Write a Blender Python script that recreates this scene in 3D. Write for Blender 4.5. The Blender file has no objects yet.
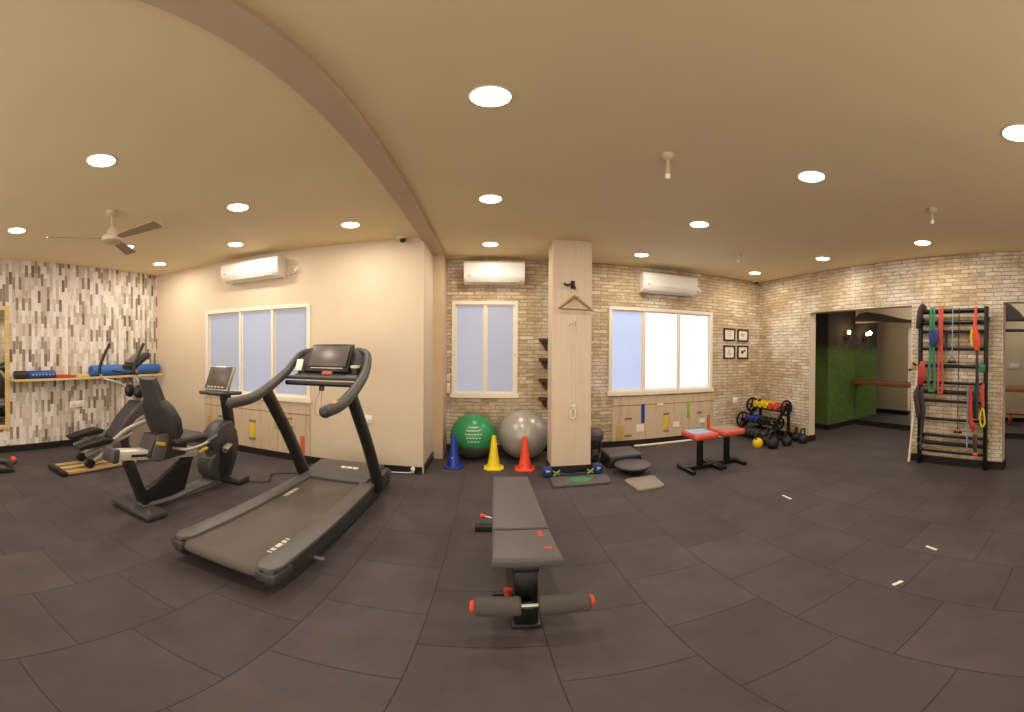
import bpy, bmesh, math, random
from mathutils import Vector, Matrix, Euler
random.seed(7)
S = bpy.context.scene
COL = S.collection
PI = math.pi

# ------------------------------------------------------------------ camera
CAM_H = 1.41
FPX = 379.436            # pixels per radian of the panorama (1024 x 712 frame)
HORIZON = 354.433
th, pit, rol = -0.0567, -0.0085, 0.0054
def rz(a): return Matrix(((math.cos(a), -math.sin(a), 0), (math.sin(a), math.cos(a), 0), (0, 0, 1)))
RR = Matrix(((math.cos(rol), 0, -math.sin(rol)), (0, 1, 0), (math.sin(rol), 0, math.cos(rol))))
RP = Matrix(((1, 0, 0), (0, math.cos(pit), -math.sin(pit)), (0, math.sin(pit), math.cos(pit))))
B = RP @ RR @ rz(th)
right, fwd, up = B @ Vector((1, 0, 0)), B @ Vector((0, 1, 0)), B @ Vector((0, 0, 1))
cd = bpy.data.cameras.new('panorama_camera')
cd.type = 'PANO'
cd.panorama_type = 'EQUIRECTANGULAR'
cd.longitude_min, cd.longitude_max = -512 / FPX, 512 / FPX
cd.latitude_max, cd.latitude_min = HORIZON / FPX, -(712 - HORIZON) / FPX
cd.clip_start = 0.02
cam = bpy.data.objects.new('panorama_camera', cd)
COL.objects.link(cam)
m = Matrix.Identity(4)
for i in range(3):
    m[i][0], m[i][1], m[i][2] = right[i], up[i], -fwd[i]
m[0][3], m[1][3], m[2][3] = 0, 0, CAM_H
cam.matrix_world = m
S.camera = cam

# ------------------------------------------------------------------ world, exposure
W = bpy.data.worlds.new('world'); S.world = W
W.use_nodes = True
bg = W.node_tree.nodes['Background']
bg.inputs[0].default_value = (1.0, 0.89, 0.755, 1)
bg.inputs[1].default_value = 2.5
S.view_settings.view_transform = 'Standard'
S.view_settings.look = 'None'
S.view_settings.gamma = 1
S.view_settings.use_curve_mapping = False
S.view_settings.exposure = 0.12
LAMP_W = 10.0            # watts of each ceiling downlight
LAMP_COL = (1.0, 0.91, 0.79)

# ------------------------------------------------------------------ materials
def lin(h):
    h = h.lstrip('#')
    out = []
    for i in (0, 2, 4):
        c = int(h[i:i + 2], 16) / 255
        out.append(c / 12.92 if c <= .04045 else ((c + .055) / 1.055) ** 2.4)
    return (*out, 1)

class NT:
    def __init__(s, name):
        s.m = bpy.data.materials.new(name); s.m.use_nodes = True
        s.t = s.m.node_tree; s.b = s.t.nodes['Principled BSDF']
    def n(s, typ, **kw):
        nd = s.t.nodes.new(typ)
        for k, v in kw.items():
            if k.startswith('i_'):
                nd.inputs[k[2:].replace('_', ' ')].default_value = v
            else: setattr(nd, k, v)
        return nd
    def l(s, a, b): s.t.links.new(a, b)

def mat(name, col, rough=.5, metal=0., var=.06, scale=18., bump=0., spec=.5, emit=0., coat=0.):
    """plain material with a little procedural noise in its tone and relief"""
    k = NT(name); c = lin(col)
    tc = k.n('ShaderNodeTexCoord')
    nz = k.n('ShaderNodeTexNoise'); nz.inputs['Scale'].default_value = scale; nz.inputs['Detail'].default_value = 4
    k.l(tc.outputs['Object'], nz.inputs['Vector'])
    rp = k.n('ShaderNodeValToRGB')
    rp.color_ramp.elements[0].position = .3; rp.color_ramp.elements[1].position = .7
    rp.color_ramp.elements[0].color = tuple(max(0, x * (1 - var)) for x in c[:3]) + (1,)
    rp.color_ramp.elements[1].color = tuple(min(1, x * (1 + var)) for x in c[:3]) + (1,)
    k.l(nz.outputs['Fac'], rp.inputs['Fac'])
    k.l(rp.outputs['Color'], k.b.inputs['Base Color'])
    k.b.inputs['Roughness'].default_value = rough
    k.b.inputs['Metallic'].default_value = metal
    k.b.inputs['Specular IOR Level'].default_value = spec
    k.b.inputs['Coat Weight'].default_value = coat
    if emit:
        k.l(rp.outputs['Color'], k.b.inputs['Emission Color'])
        k.b.inputs['Emission Strength'].default_value = emit
    if bump:
        bp = k.n('ShaderNodeBump'); bp.inputs['Strength'].default_value = bump; bp.inputs['Distance'].default_value = .004
        k.l(nz.outputs['Fac'], bp.inputs['Height']); k.l(bp.outputs['Normal'], k.b.inputs['Normal'])
    return k.m

def ramp(k, cols, interp='CONSTANT'):
    r = k.n('ShaderNodeValToRGB'); cr = r.color_ramp; cr.interpolation = interp
    while len(cr.elements) > 1: cr.elements.remove(cr.elements[-1])
    cr.elements[0].position = cols[0][0]; cr.elements[0].color = lin(cols[0][1])
    for p, c in cols[1:]:
        e = cr.elements.new(p); e.color = lin(c)
    return r

def coords(k, u, v):
    """world-aligned u, v from object axes (walls and floor are built in place)"""
    tc = k.n('ShaderNodeTexCoord'); sp = k.n('ShaderNodeSeparateXYZ'); cb = k.n('ShaderNodeCombineXYZ')
    k.l(tc.outputs['Object'], sp.inputs[0]); k.l(sp.outputs[u], cb.inputs[0]); k.l(sp.outputs[v], cb.inputs[1])
    return tc, cb

def brick_paper(name, u, wash=.49):
    k = NT(name); tc, cb = coords(k, u, 'Z')
    br = k.n('ShaderNodeTexBrick', offset=.5)
    br.inputs['Color1'].default_value = (0, 0, 0, 1); br.inputs['Color2'].default_value = (1, 1, 1, 1)
    br.inputs['Mortar'].default_value = (.5, .5, .5, 1)
    br.inputs['Scale'].default_value = 1; br.inputs['Brick Width'].default_value = .21; br.inputs['Row Height'].default_value = .051
    br.inputs['Mortar Size'].default_value = .0052; br.inputs['Mortar Smooth'].default_value = .25
    nz0 = k.n('ShaderNodeTexNoise'); nz0.inputs['Scale'].default_value = 9
    k.l(cb.outputs[0], nz0.inputs['Vector'])
    mx0 = k.n('ShaderNodeVectorMath', operation='MULTIPLY_ADD'); mx0.inputs[1].default_value = (.05, .014, 0)
    k.l(nz0.outputs['Color'], mx0.inputs[0]); k.l(cb.outputs[0], mx0.inputs[2])
    k.l(mx0.outputs[0], br.inputs['Vector'])
    rp = ramp(k, [(0, '#b79f7e'), (.25, '#c4ad8c'), (.45, '#b09777'), (.6, '#ccb799'), (.8, '#bba281'), (1, '#d8c8ae')], 'LINEAR')
    k.l(br.outputs['Color'], rp.inputs['Fac'])
    # whitewashed patches
    n1 = k.n('ShaderNodeTexNoise'); n1.inputs['Scale'].default_value = 1.5; n1.inputs['Detail'].default_value = 5; n1.inputs['Roughness'].default_value = .62
    k.l(cb.outputs[0], n1.inputs['Vector'])
    r1 = k.n('ShaderNodeMapRange'); r1.inputs['From Min'].default_value = wash; r1.inputs['From Max'].default_value = wash + .19; r1.inputs['To Max'].default_value = .8
    k.l(n1.outputs['Fac'], r1.inputs['Value'])
    m1 = k.n('ShaderNodeMix', data_type='RGBA'); m1.inputs['B'].default_value = lin('#ece2d2')
    k.l(r1.outputs[0], m1.inputs['Factor']); k.l(rp.outputs[0], m1.inputs['A'])
    # scuffs inside single bricks
    n2 = k.n('ShaderNodeTexNoise'); n2.inputs['Scale'].default_value = 1; n2.inputs['Detail'].default_value = 4; n2.inputs['Roughness'].default_value = .65
    m9 = k.n('ShaderNodeMapping'); m9.inputs['Scale'].default_value = (9, 26, 1)
    k.l(cb.outputs[0], m9.inputs['Vector']); k.l(m9.outputs[0], n2.inputs['Vector'])
    r2 = k.n('ShaderNodeMapRange'); r2.inputs['From Min'].default_value = .35; r2.inputs['From Max'].default_value = .65
    r2.inputs['To Min'].default_value = .76; r2.inputs['To Max'].default_value = 1.16
    k.l(n2.outputs['Fac'], r2.inputs['Value'])
    m2 = k.n('ShaderNodeMix', data_type='RGBA', blend_type='MULTIPLY'); m2.inputs['Factor'].default_value = 1
    k.l(m1.outputs['Result'], m2.inputs['A']); k.l(r2.outputs[0], m2.inputs['B'])
    m3 = k.n('ShaderNodeMix', data_type='RGBA'); m3.inputs['B'].default_value = lin('#7d6547')
    mf = k.n('ShaderNodeMath', operation='MULTIPLY'); mf.inputs[1].default_value = .72
    k.l(br.outputs['Fac'], mf.inputs[0]); k.l(mf.outputs[0], m3.inputs['Factor']); k.l(m2.outputs['Result'], m3.inputs['A'])
    k.l(m3.outputs['Result'], k.b.inputs['Base Color'])
    k.b.inputs['Roughness'].default_value = .62; k.b.inputs['Specular IOR Level'].default_value = .3
    return k.m

def plank_paper(name):
    """wallpaper of narrow upright strips in cream, taupe and brown"""
    k = NT(name); tc, cb = coords(k, 'Z', 'Y')
    br = k.n('ShaderNodeTexBrick', offset=.37, offset_frequency=2)
    br.inputs['Color1'].default_value = (0, 0, 0, 1); br.inputs['Color2'].default_value = (1, 1, 1, 1); br.inputs['Mortar'].default_value = (.55, .55, .55, 1)
    br.inputs['Scale'].default_value = 1; br.inputs['Brick Width'].default_value = .18; br.inputs['Row Height'].default_value = .047
    br.inputs['Mortar Size'].default_value = .0012
    k.l(cb.outputs[0], br.inputs['Vector'])
    rp = ramp(k, [(0, '#94836f'), (.10, '#d0c3b4'), (.24, '#e3d9ce'), (.40, '#c0b09e'), (.50, '#e9e0d6'), (.66, '#d8cbbb'), (.78, '#a39380'), (.86, '#cbbcaa'), (.94, '#7d6d5a')])
    k.l(br.outputs['Color'], rp.inputs['Fac'])
    nz = k.n('ShaderNodeTexNoise'); nz.inputs['Scale'].default_value = 1; nz.inputs['Detail'].default_value = 4
    mp = k.n('ShaderNodeMapping'); mp.inputs['Scale'].default_value = (9, 90, 1)
    k.l(cb.outputs[0], mp.inputs['Vector']); k.l(mp.outputs[0], nz.inputs['Vector'])
    r2 = k.n('ShaderNodeMapRange'); r2.inputs['From Min'].default_value = .3; r2.inputs['From Max'].default_value = .7
    r2.inputs['To Min'].default_value = .78; r2.inputs['To Max'].default_value = 1.1
    k.l(nz.outputs['Fac'], r2.inputs['Value'])
    m2 = k.n('ShaderNodeMix', data_type='RGBA', blend_type='MULTIPLY'); m2.inputs['Factor'].default_value = 1
    k.l(rp.outputs[0], m2.inputs['A']); k.l(r2.outputs[0], m2.inputs['B'])
    k.l(m2.outputs['Result'], k.b.inputs['Base Color']); k.b.inputs['Roughness'].default_value = .65
    k.b.inputs['Specular IOR Level'].default_value = .3
    return k.m

def rubber_floor():
    k = NT('rubber_tiles'); tc, cb0 = coords(k, 'Y', 'X')
    ad = k.n('ShaderNodeVectorMath', operation='ADD'); ad.inputs[1].default_value = (-.42 + 10 - .25 * FLOOR_SHIFT, .275 + .5025 * 20, 0)
    k.l(cb0.outputs[0], ad.inputs[0]); cb = ad
    br = k.n('ShaderNodeTexBrick', offset=.5)
    br.inputs['Color1'].default_value = (0, 0, 0, 1); br.inputs['Color2'].default_value = (1, 1, 1, 1); br.inputs['Mortar'].default_value = (.5, .5, .5, 1)
    br.inputs['Scale'].default_value = 1; br.inputs['Brick Width'].default_value = .5; br.inputs['Row Height'].default_value = .5025
    br.inputs['Mortar Size'].default_value = .0035; br.inputs['Mortar Smooth'].default_value = .3
    k.l(cb.outputs[0], br.inputs['Vector'])
    rp = ramp(k, [(0, '#484041'), (1, '#514848')], 'LINEAR')
    k.l(br.outputs['Color'], rp.inputs['Fac'])
    n1 = k.n('ShaderNodeTexNoise'); n1.inputs['Scale'].default_value = 2.2; n1.inputs['Detail'].default_value = 7; n1.inputs['Roughness'].default_value = .65
    k.l(cb.outputs[0], n1.inputs['Vector'])
    r1 = k.n('ShaderNodeMapRange'); r1.inputs['From Min'].default_value = .3; r1.inputs['From Max'].default_value = .7; r1.inputs['To Min'].default_value = .82; r1.inputs['To Max'].default_value = 1.16
    k.l(n1.outputs['Fac'], r1.inputs['Value'])
    m2 = k.n('ShaderNodeMix', data_type='RGBA', blend_type='MULTIPLY'); m2.inputs['Factor'].default_value = 1
    k.l(rp.outputs[0], m2.inputs['A']); k.l(r1.outputs[0], m2.inputs['B'])
    m3 = k.n('ShaderNodeMix', data_type='RGBA'); m3.inputs['B'].default_value = lin('#241f1e')
    mf = k.n('ShaderNodeMath', operation='MULTIPLY'); mf.inputs[1].default_value = .75
    k.l(br.outputs['Fac'], mf.inputs[0]); k.l(mf.outputs[0], m3.inputs['Factor']); k.l(m2.outputs['Result'], m3.inputs['A'])
    k.l(m3.outputs['Result'], k.b.inputs['Base Color'])
    n3 = k.n('ShaderNodeTexNoise'); n3.inputs['Scale'].default_value = 260; n3.inputs['Detail'].default_value = 2
    k.l(cb.outputs[0], n3.inputs['Vector'])
    bp = k.n('ShaderNodeBump'); bp.inputs['Strength'].default_value = .25; bp.inputs['Distance'].default_value = .002
    k.l(n3.outputs['Fac'], bp.inputs['Height']); k.l(bp.outputs['Normal'], k.b.inputs['Normal'])
    k.b.inputs['Roughness'].default_value = .68; k.b.inputs['Specular IOR Level'].default_value = .3
    return k.m
FLOOR_SHIFT = 1

def wood(name, c1, c2, u='X', sx=2., sy=40., rough=.45):
    k = NT(name); tc = k.n('ShaderNodeTexCoord')
    mp = k.n('ShaderNodeMapping'); sc = {'X': (sx, sy, sy), 'Y': (sy, sx, sy), 'Z': (sy, sy, sx)}[u]
    mp.inputs['Scale'].default_value = sc
    nz = k.n('ShaderNodeTexNoise'); nz.inputs['Scale'].default_value = 1; nz.inputs['Detail'].default_value = 5
    k.l(tc.outputs['Object'], mp.inputs['Vector']); k.l(mp.outputs[0], nz.inputs['Vector'])
    rp = ramp(k, [(.3, c1), (.7, c2)], 'LINEAR'); k.l(nz.outputs['Fac'], rp.inputs['Fac'])
    k.l(rp.outputs[0], k.b.inputs['Base Color']); k.b.inputs['Roughness'].default_value = rough
    return k.m

def plank_panel(name):
    """pale wood-look board with upright grain and a seam"""
    k = NT(name); tc, cb = coords(k, 'X', 'Z')
    mp = k.n('ShaderNodeMapping'); mp.inputs['Scale'].default_value = (16, 1.2, 1)
    nz = k.n('ShaderNodeTexNoise'); nz.inputs['Scale'].default_value = 1; nz.inputs['Detail'].default_value = 5
    k.l(cb.outputs[0], mp.inputs['Vector']); k.l(mp.outputs[0], nz.inputs['Vector'])
    rp = ramp(k, [(.3, '#b79c7c'), (.5, '#cdb596'), (.7, '#c2b096')], 'LINEAR'); k.l(nz.outputs['Fac'], rp.inputs['Fac'])
    k.l(rp.outputs[0], k.b.inputs['Base Color']); k.b.inputs['Roughness'].default_value = .5
    return k.m

def turf(name):
    k = NT(name); tc = k.n('ShaderNodeTexCoord')
    nz = k.n('ShaderNodeTexNoise'); nz.inputs['Scale'].default_value = 60; nz.inputs['Detail'].default_value = 3
    k.l(tc.outputs['Object'], nz.inputs['Vector'])
    rp = ramp(k, [(.3, '#35481b'), (.5, '#4c6427'), (.7, '#667a34')], 'LINEAR'); k.l(nz.outputs['Fac'], rp.inputs['Fac'])
    # brown-black upper band with a ragged lower edge
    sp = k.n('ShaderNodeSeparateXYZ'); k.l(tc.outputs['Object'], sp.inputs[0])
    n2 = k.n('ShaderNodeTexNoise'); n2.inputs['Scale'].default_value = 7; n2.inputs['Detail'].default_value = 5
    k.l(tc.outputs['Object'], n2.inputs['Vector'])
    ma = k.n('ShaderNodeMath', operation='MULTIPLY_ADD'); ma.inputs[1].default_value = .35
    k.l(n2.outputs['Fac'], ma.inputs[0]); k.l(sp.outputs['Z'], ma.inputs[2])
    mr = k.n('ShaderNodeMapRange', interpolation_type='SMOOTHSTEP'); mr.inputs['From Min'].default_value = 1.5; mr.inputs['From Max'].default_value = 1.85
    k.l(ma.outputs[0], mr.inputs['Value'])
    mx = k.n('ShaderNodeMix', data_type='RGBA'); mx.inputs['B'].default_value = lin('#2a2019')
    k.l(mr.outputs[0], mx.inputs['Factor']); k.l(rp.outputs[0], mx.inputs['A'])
    k.l(mx.outputs['Result'], k.b.inputs['Base Color']); k.b.inputs['Roughness'].default_value = .9
    bp = k.n('ShaderNodeBump'); bp.inputs['Strength'].default_value = .8; bp.inputs['Distance'].default_value = .01
    k.l(nz.outputs['Fac'], bp.inputs['Height']); k.l(bp.outputs['Normal'], k.b.inputs['Normal'])
    return k.m

def glass_lit(name, col, strength):
    """frosted pane lit by the daylight behind it"""
    k = NT(name); tc = k.n('ShaderNodeTexCoord')
    nz = k.n('ShaderNodeTexNoise'); nz.inputs['Scale'].default_value = 1.6; nz.inputs['Detail'].default_value = 2
    k.l(tc.outputs['Object'], nz.inputs['Vector'])
    r = k.n('ShaderNodeMapRange'); r.inputs['To Min'].default_value = strength * .9; r.inputs['To Max'].default_value = strength * 1.1
    k.l(nz.outputs['Fac'], r.inputs['Value'])
    k.b.inputs['Base Color'].default_value = (.25, .27, .3, 1); k.b.inputs['Roughness'].default_value = .35
    k.b.inputs['Emission Color'].default_value = lin(col); k.l(r.outputs[0], k.b.inputs['Emission Strength'])
    return k.m

M = dict(
    floor=rubber_floor(), plank_paper=plank_paper('upright_plank_wallpaper'),
    brick_x=brick_paper('brick_wallpaper_back', 'X'), brick_y=brick_paper('brick_wallpaper_side', 'Y', .43),
    cream=mat('cream_paint', '#d6c2a8', .6, var=.02, scale=3, spec=.3),
    laminate=wood('pale_laminate', '#d2baa0', '#d8c3a9', 'Z', 1.2, 30, .4),
    ceiling=mat('ceiling_paint', '#ecd7ad', .7, var=.02, scale=2, spec=.2),
    beam=mat('beam_plaster', '#cbb294', .7, var=.04, scale=5, spec=.2),
    black_trim=mat('black_skirting', '#221c19', .4),
    corridor_wall=mat('corridor_paint', '#cbb89b', .6, var=.02, scale=3),
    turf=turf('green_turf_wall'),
    mirror=mat('mirror_glass', '#e8ece9', .02, 1., var=0.),
    white_frame=mat('cream_white_frame', '#ebdfcb', .4, var=.02),
    pane_blue=glass_lit('frosted_pane_blue', '#a9acc6', .55), pane_grey=glass_lit('frosted_pane_lavender', '#a6a7bd', .5),
    pane_sky=glass_lit('frosted_pane_sky', '#b4c6ee', .75), pane_white=glass_lit('frosted_pane_bright', '#e4f2ff', 1.25),
    white=mat('white_plastic', '#efe9df', .35, var=.02), offwhite=mat('ivory_plastic', '#dccfb9', .4),
    grey_vent=mat('grey_vent', '#8f877c', .5),
    lens=mat('downlight_lens', '#fff1dc', .4, var=0, emit=9.),
    bulb=mat('sconce_bulb', '#ffd9a0', .4, var=0, emit=5.),
    char=mat('charcoal_plastic', '#3f3b3a', .45, var=.05), dark=mat('black_plastic', '#1f1c1b', .4),
    rail=mat('grey_deck_rail', '#5f5957', .5, bump=.1), skirt=mat('treadmill_skirt', '#33302f', .45),
    belt=mat('treadmill_belt', '#5c534c', .7, scale=200, bump=.2), vinyl=mat('grey_vinyl', '#575150', .5, scale=120, bump=.15),
    blackpad=mat('black_upholstery', '#35302e', .55, scale=120, bump=.15), foam=mat('grey_foam', '#4b4440', .8, scale=150, bump=.3),
    steel=mat('brushed_steel', '#b9b4ac', .35, .85), silver=mat('silver_paint', '#a69e93', .4, .4), whitealu=mat('pale_aluminium', '#cfc8bd', .35, .3),
    screen=mat('display_glass', '#5a5048', .35, var=.05), print=mat('pale_print', '#d8cfc2', .5),
    yellow=mat('yellow_plastic', '#e3c11f', .45), orange=mat('orange_red_plastic', '#d8492a', .45), blue=mat('blue_plastic', '#1f3f92', .4),
    cone_red=mat('red_orange_cone', '#ea4a2b', .4), cone_yellow=mat('yellow_cone', '#f0d21e', .4), cone_blue=mat('blue_cone', '#1d3a9a', .35),
    ball_silver=mat('silver_vinyl', '#a8a19a', .3, .25, var=.03),
    gold=wood('gold_wood', '#c9a867', '#dcc084', 'Y', 2, 40), runner=wood('tan_runner', '#b89465', '#cfae7c', 'Y', 2, 40),
    bar_wood=wood('red_brown_wood', '#7c4a2d', '#96603c', 'Y', 2, 40), hanger_wood=wood('hanger_wood', '#8a6238', '#a2774a', 'X', 3, 60),
    black_metal=mat('black_metal', '#171413', .4, .3), red_vinyl=mat('red_vinyl', '#c94f3c', .45), foam_blue=mat('blue_foam', '#2f62a8', .6, bump=.15),
    navy=mat('navy_fabric', '#20346b', .6), red=mat('red_fabric', '#ad3629', .55), green=mat('green_latex', '#2f7655', .5), pinkred=mat('coral_latex', '#b8433a', .5),
    purple=mat('dark_purple_fabric', '#3b2c33', .7), cyan=mat('pale_blue_cord', '#7fb0c4', .5), brown=mat('dark_brown_board', '#2c211a', .6),
    taupe=mat('taupe_board', '#8d8070', .6), plank_panel=plank_panel('pale_plank_panel'), strip_orange=mat('tan_strip', '#c8a05a', .5),
    strip_green=mat('lime_strip', '#93b545', .5), strip_red=mat('coral_strip', '#d0604a', .5), darkmark=mat('grey_brown_mark', '#8a7358', .6),
    paper=mat('white_paper', '#e9dfd0', .7), frame_dark=mat('dark_wood_frame', '#3b241b', .4), greenmark=mat('green_mark', '#3f8f5c', .6),
    rope=mat('cream_cord', '#e8dcc0', .6), iron=mat('cast_iron', '#2b2827', .5, .4, bump=.2), pcb=mat('blue_grey_print', '#8fb0c8', .45),
    shelf_brown=mat('dark_shelf_wood', '#4a3524', .5),
    tape=mat('white_tape', '#e6dccb', .5), fan=mat('fan_enamel', '#c9b596', .4, var=.02), fan_blade=mat('fan_blade', '#9a8468', .45), cam_dark=mat('dark_dome', '#2a1c18', .15),
)
def two_tone_ball():
    k = NT('green_grey_ball'); tc = k.n('ShaderNodeTexCoord'); sp = k.n('ShaderNodeSeparateXYZ'); k.l(tc.outputs['Object'], sp.inputs[0])
    w = k.n('ShaderNodeMath', operation='MULTIPLY_ADD'); w.inputs[1].default_value = .12; k.l(sp.outputs['X'], w.inputs[0]); k.l(sp.outputs['Z'], w.inputs[2])
    nz = k.n('ShaderNodeTexNoise'); nz.inputs['Scale'].default_value = 6; k.l(tc.outputs['Object'], nz.inputs['Vector'])
    w2 = k.n('ShaderNodeMath', operation='MULTIPLY_ADD'); w2.inputs[1].default_value = .05; k.l(nz.outputs['Fac'], w2.inputs[0]); k.l(w.outputs[0], w2.inputs[2])
    rp = k.n('ShaderNodeMapRange'); rp.inputs['From Min'].default_value = -.085; rp.inputs['From Max'].default_value = -.05; k.l(w2.outputs[0], rp.inputs['Value'])
    mx = k.n('ShaderNodeMix', data_type='RGBA'); mx.inputs['A'].default_value = lin('#4d5049'); mx.inputs['B'].default_value = lin('#2c8a55')
    k.l(rp.outputs[0], mx.inputs['Factor']); k.l(mx.outputs['Result'], k.b.inputs['Base Color']); k.b.inputs['Roughness'].default_value = .3
    return k.m
M['ball_green'] = two_tone_ball()

# ------------------------------------------------------------------ mesh helpers
class MB:
    def __init__(s): s.bm = bmesh.new()
    def _new(s, fn):
        v0 = set(s.bm.verts); fn(); return [v for v in s.bm.verts if v not in v0]
    def obox(s, c, size, rot=None, bev=0, seg=2):
        b = bmesh.new(); bmesh.ops.create_cube(b, size=1)
        bmesh.ops.scale(b, vec=size, verts=b.verts)
        if bev:
            bmesh.ops.bevel(b, geom=list(b.edges), offset=min(bev, min(size) * .49), segments=seg, profile=.5, affect='EDGES')
        if rot is not None:
            bmesh.ops.transform(b, matrix=(rot.to_matrix() if isinstance(rot, Euler) else rot).to_4x4(), verts=b.verts)
        bmesh.ops.translate(b, vec=c, verts=b.verts)
        s._merge(b); return s
    def box(s, x0, x1, y0, y1, z0, z1, bev=0, seg=2):
        return s.obox(((x0 + x1) / 2, (y0 + y1) / 2, (z0 + z1) / 2), (abs(x1 - x0), abs(y1 - y0), abs(z1 - z0)), None, bev, seg)
    def _merge(s, b):
        me = bpy.data.meshes.new('t'); b.to_mesh(me); b.free(); s.bm.from_mesh(me); bpy.data.meshes.remove(me)
    def tube(s, pts, r, seg=12, smooth=True, flat=None, n=5, closed=False):
        """tube through points; r a number or a list; flat=(a,b) scales the section's two axes"""
        P = [Vector(p) for p in pts]
        R = list(r) if isinstance(r, (list, tuple)) else [r] * len(P)
        if smooth and len(P) > 2:
            Q, RQ = [], []
            N = len(P)
            rng = range(N if closed else N - 1)
            for i in rng:
                p1, p2 = P[i], P[(i + 1) % N]
                p0 = P[i - 1] if (i or closed) else p1 * 2 - p2
                p3 = P[(i + 2) % N] if (i + 2 < N or closed) else p2 * 2 - p1
                for j in range(n):
                    t = j / n
                    Q.append(.5 * (2 * p1 + (p2 - p0) * t + (2 * p0 - 5 * p1 + 4 * p2 - p3) * t * t + (3 * p1 - p0 - 3 * p2 + p3) * t ** 3))
                    RQ.append(R[i] * (1 - t) + R[(i + 1) % N] * t)
            if not closed: Q.append(P[-1]); RQ.append(R[-1])
            P, R = Q, RQ
        fa, fb = flat or (1, 1)
        rings = []; N = len(P); nrm = None
        for i in range(N):
            a = P[i - 1] if (i or closed) else P[i]; c = P[(i + 1) % N] if (i < N - 1 or closed) else P[i]
            t = (c - a).normalized()
            if nrm is None:
                h = Vector((1, 0, 0)) if abs(t.x) < .8 else Vector((0, 1, 0))
                nrm = (h - t * h.dot(t)).normalized()
            else: nrm = (nrm - t * nrm.dot(t)).normalized()
            bi = t.cross(nrm)
            rings.append([s.bm.verts.new(P[i] + (nrm * math.cos(2 * PI * k / seg) * fa + bi * math.sin(2 * PI * k / seg) * fb) * R[i]) for k in range(seg)])
        for i in range(N if closed else N - 1):
            A, Bq = rings[i], rings[(i + 1) % N]
            for k in range(seg): s.bm.faces.new((A[k], A[(k + 1) % seg], Bq[(k + 1) % seg], Bq[k]))
        if not closed:
            s.bm.faces.new(rings[0][::-1]); s.bm.faces.new(rings[-1])
        return s
    def cyl(s, p0, p1, r, r2=None, seg=20): return s.tube([p0, p1], [r, r if r2 is None else r2], seg, False)
    def bar(s, p0, p1, w, h, bev=.006):
        """box-section bar from p0 to p1, w wide across, h along the other axis"""
        a, b = Vector(p0), Vector(p1); t = (b - a).normalized()
        side = t.cross(Vector((0, 0, 1)))
        side = side.normalized() if side.length > .05 else Vector((1, 0, 0))
        u = side.cross(t).normalized()
        return s.obox((a + b) / 2, (w, (b - a).length, h), Matrix((side, t, u)).transposed(), bev)
    def lathe(s, prof, c=(0, 0, 0), axis='Z', seg=28):
        rings = []
        for r, z in prof:
            ring = []
            for k in range(seg):
                a = 2 * PI * k / seg; x, y = r * math.cos(a), r * math.sin(a)
                v = {'Z': (x, y, z), 'X': (z, x, y), 'Y': (x, z, y)}[axis]
                ring.append(s.bm.verts.new(Vector(v) + Vector(c)))
            rings.append(ring)
        for A, Bq in zip(rings, rings[1:]):
            for k in range(seg): s.bm.faces.new((A[k], A[(k + 1) % seg], Bq[(k + 1) % seg], Bq[k]))
        s.bm.faces.new(rings[0][::-1]); s.bm.faces.new(rings[-1])
        return s
    def prism(s, poly, a0, a1, axis='X', bev=0, seg=2):
        """polygon in the plane across `axis` pushed from a0 to a1 (X: (y,z); Y: (x,z); Z: (x,y))"""
        b = bmesh.new()
        def mk(p, a): return {'X': (a, p[0], p[1]), 'Y': (p[0], a, p[1]), 'Z': (p[0], p[1], a)}[axis]
        A = [b.verts.new(mk(p, a0)) for p in poly]; Bq = [b.verts.new(mk(p, a1)) for p in poly]
        fa = b.faces.new(A); fb = b.faces.new(Bq[::-1])
        for i in range(len(poly)):
            j = (i + 1) % len(poly); b.faces.new((A[j], A[i], Bq[i], Bq[j]))
        bmesh.ops.recalc_face_normals(b, faces=b.faces)
        if bev:
            ed = [e for e in b.edges if (e.verts[0] in A) == (e.verts[1] in A)]
            bmesh.ops.bevel(b, geom=ed, offset=bev, segments=seg, profile=.5, affect='EDGES')
        s._merge(b); return s
    def ball(s, c, r, sc=(1, 1, 1), u=28, v=16):
        b = bmesh.new(); bmesh.ops.create_uvsphere(b, u_segments=u, v_segments=v, radius=r)
        bmesh.ops.scale(b, vec=sc, verts=b.verts); bmesh.ops.translate(b, vec=c, verts=b.verts); s._merge(b); return s
    def ring(s, c, R, r, axis='X', seg=28, flat=None):
        pts = []
        for k in range(seg):
            a = 2 * PI * k / seg; x, y = R * math.cos(a), R * math.sin(a)
            pts.append(Vector({'Z': (x, y, 0), 'X': (0, x, y), 'Y': (x, 0, y)}[axis]) + Vector(c))
        return s.tube(pts, r, 8, False, flat, closed=True)
    def twist(s, c, a, axis='Z'):
        bmesh.ops.rotate(s.bm, cent=c, matrix=Matrix.Rotation(a, 3, axis), verts=s.bm.verts); return s
    def build(s, name, material, parent=None, smooth=True):
        me = bpy.data.meshes.new(name)
        bmesh.ops.recalc_face_normals(s.bm, faces=s.bm.faces)
        if parent is not None:
            off = wpos(parent)
            bmesh.ops.translate(s.bm, vec=-off, verts=s.bm.verts)
        s.bm.to_mesh(me); s.bm.free()
        for mm in (material if isinstance(material, list) else [material]): me.materials.append(M[mm])
        if smooth:
            me.polygons.foreach_set('use_smooth', [True] * len(me.polygons)); me.set_sharp_from_angle(angle=.65)
        o = bpy.data.objects.new(name, me); COL.objects.link(o)
        if parent is not None: o.parent = parent
        return o

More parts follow.
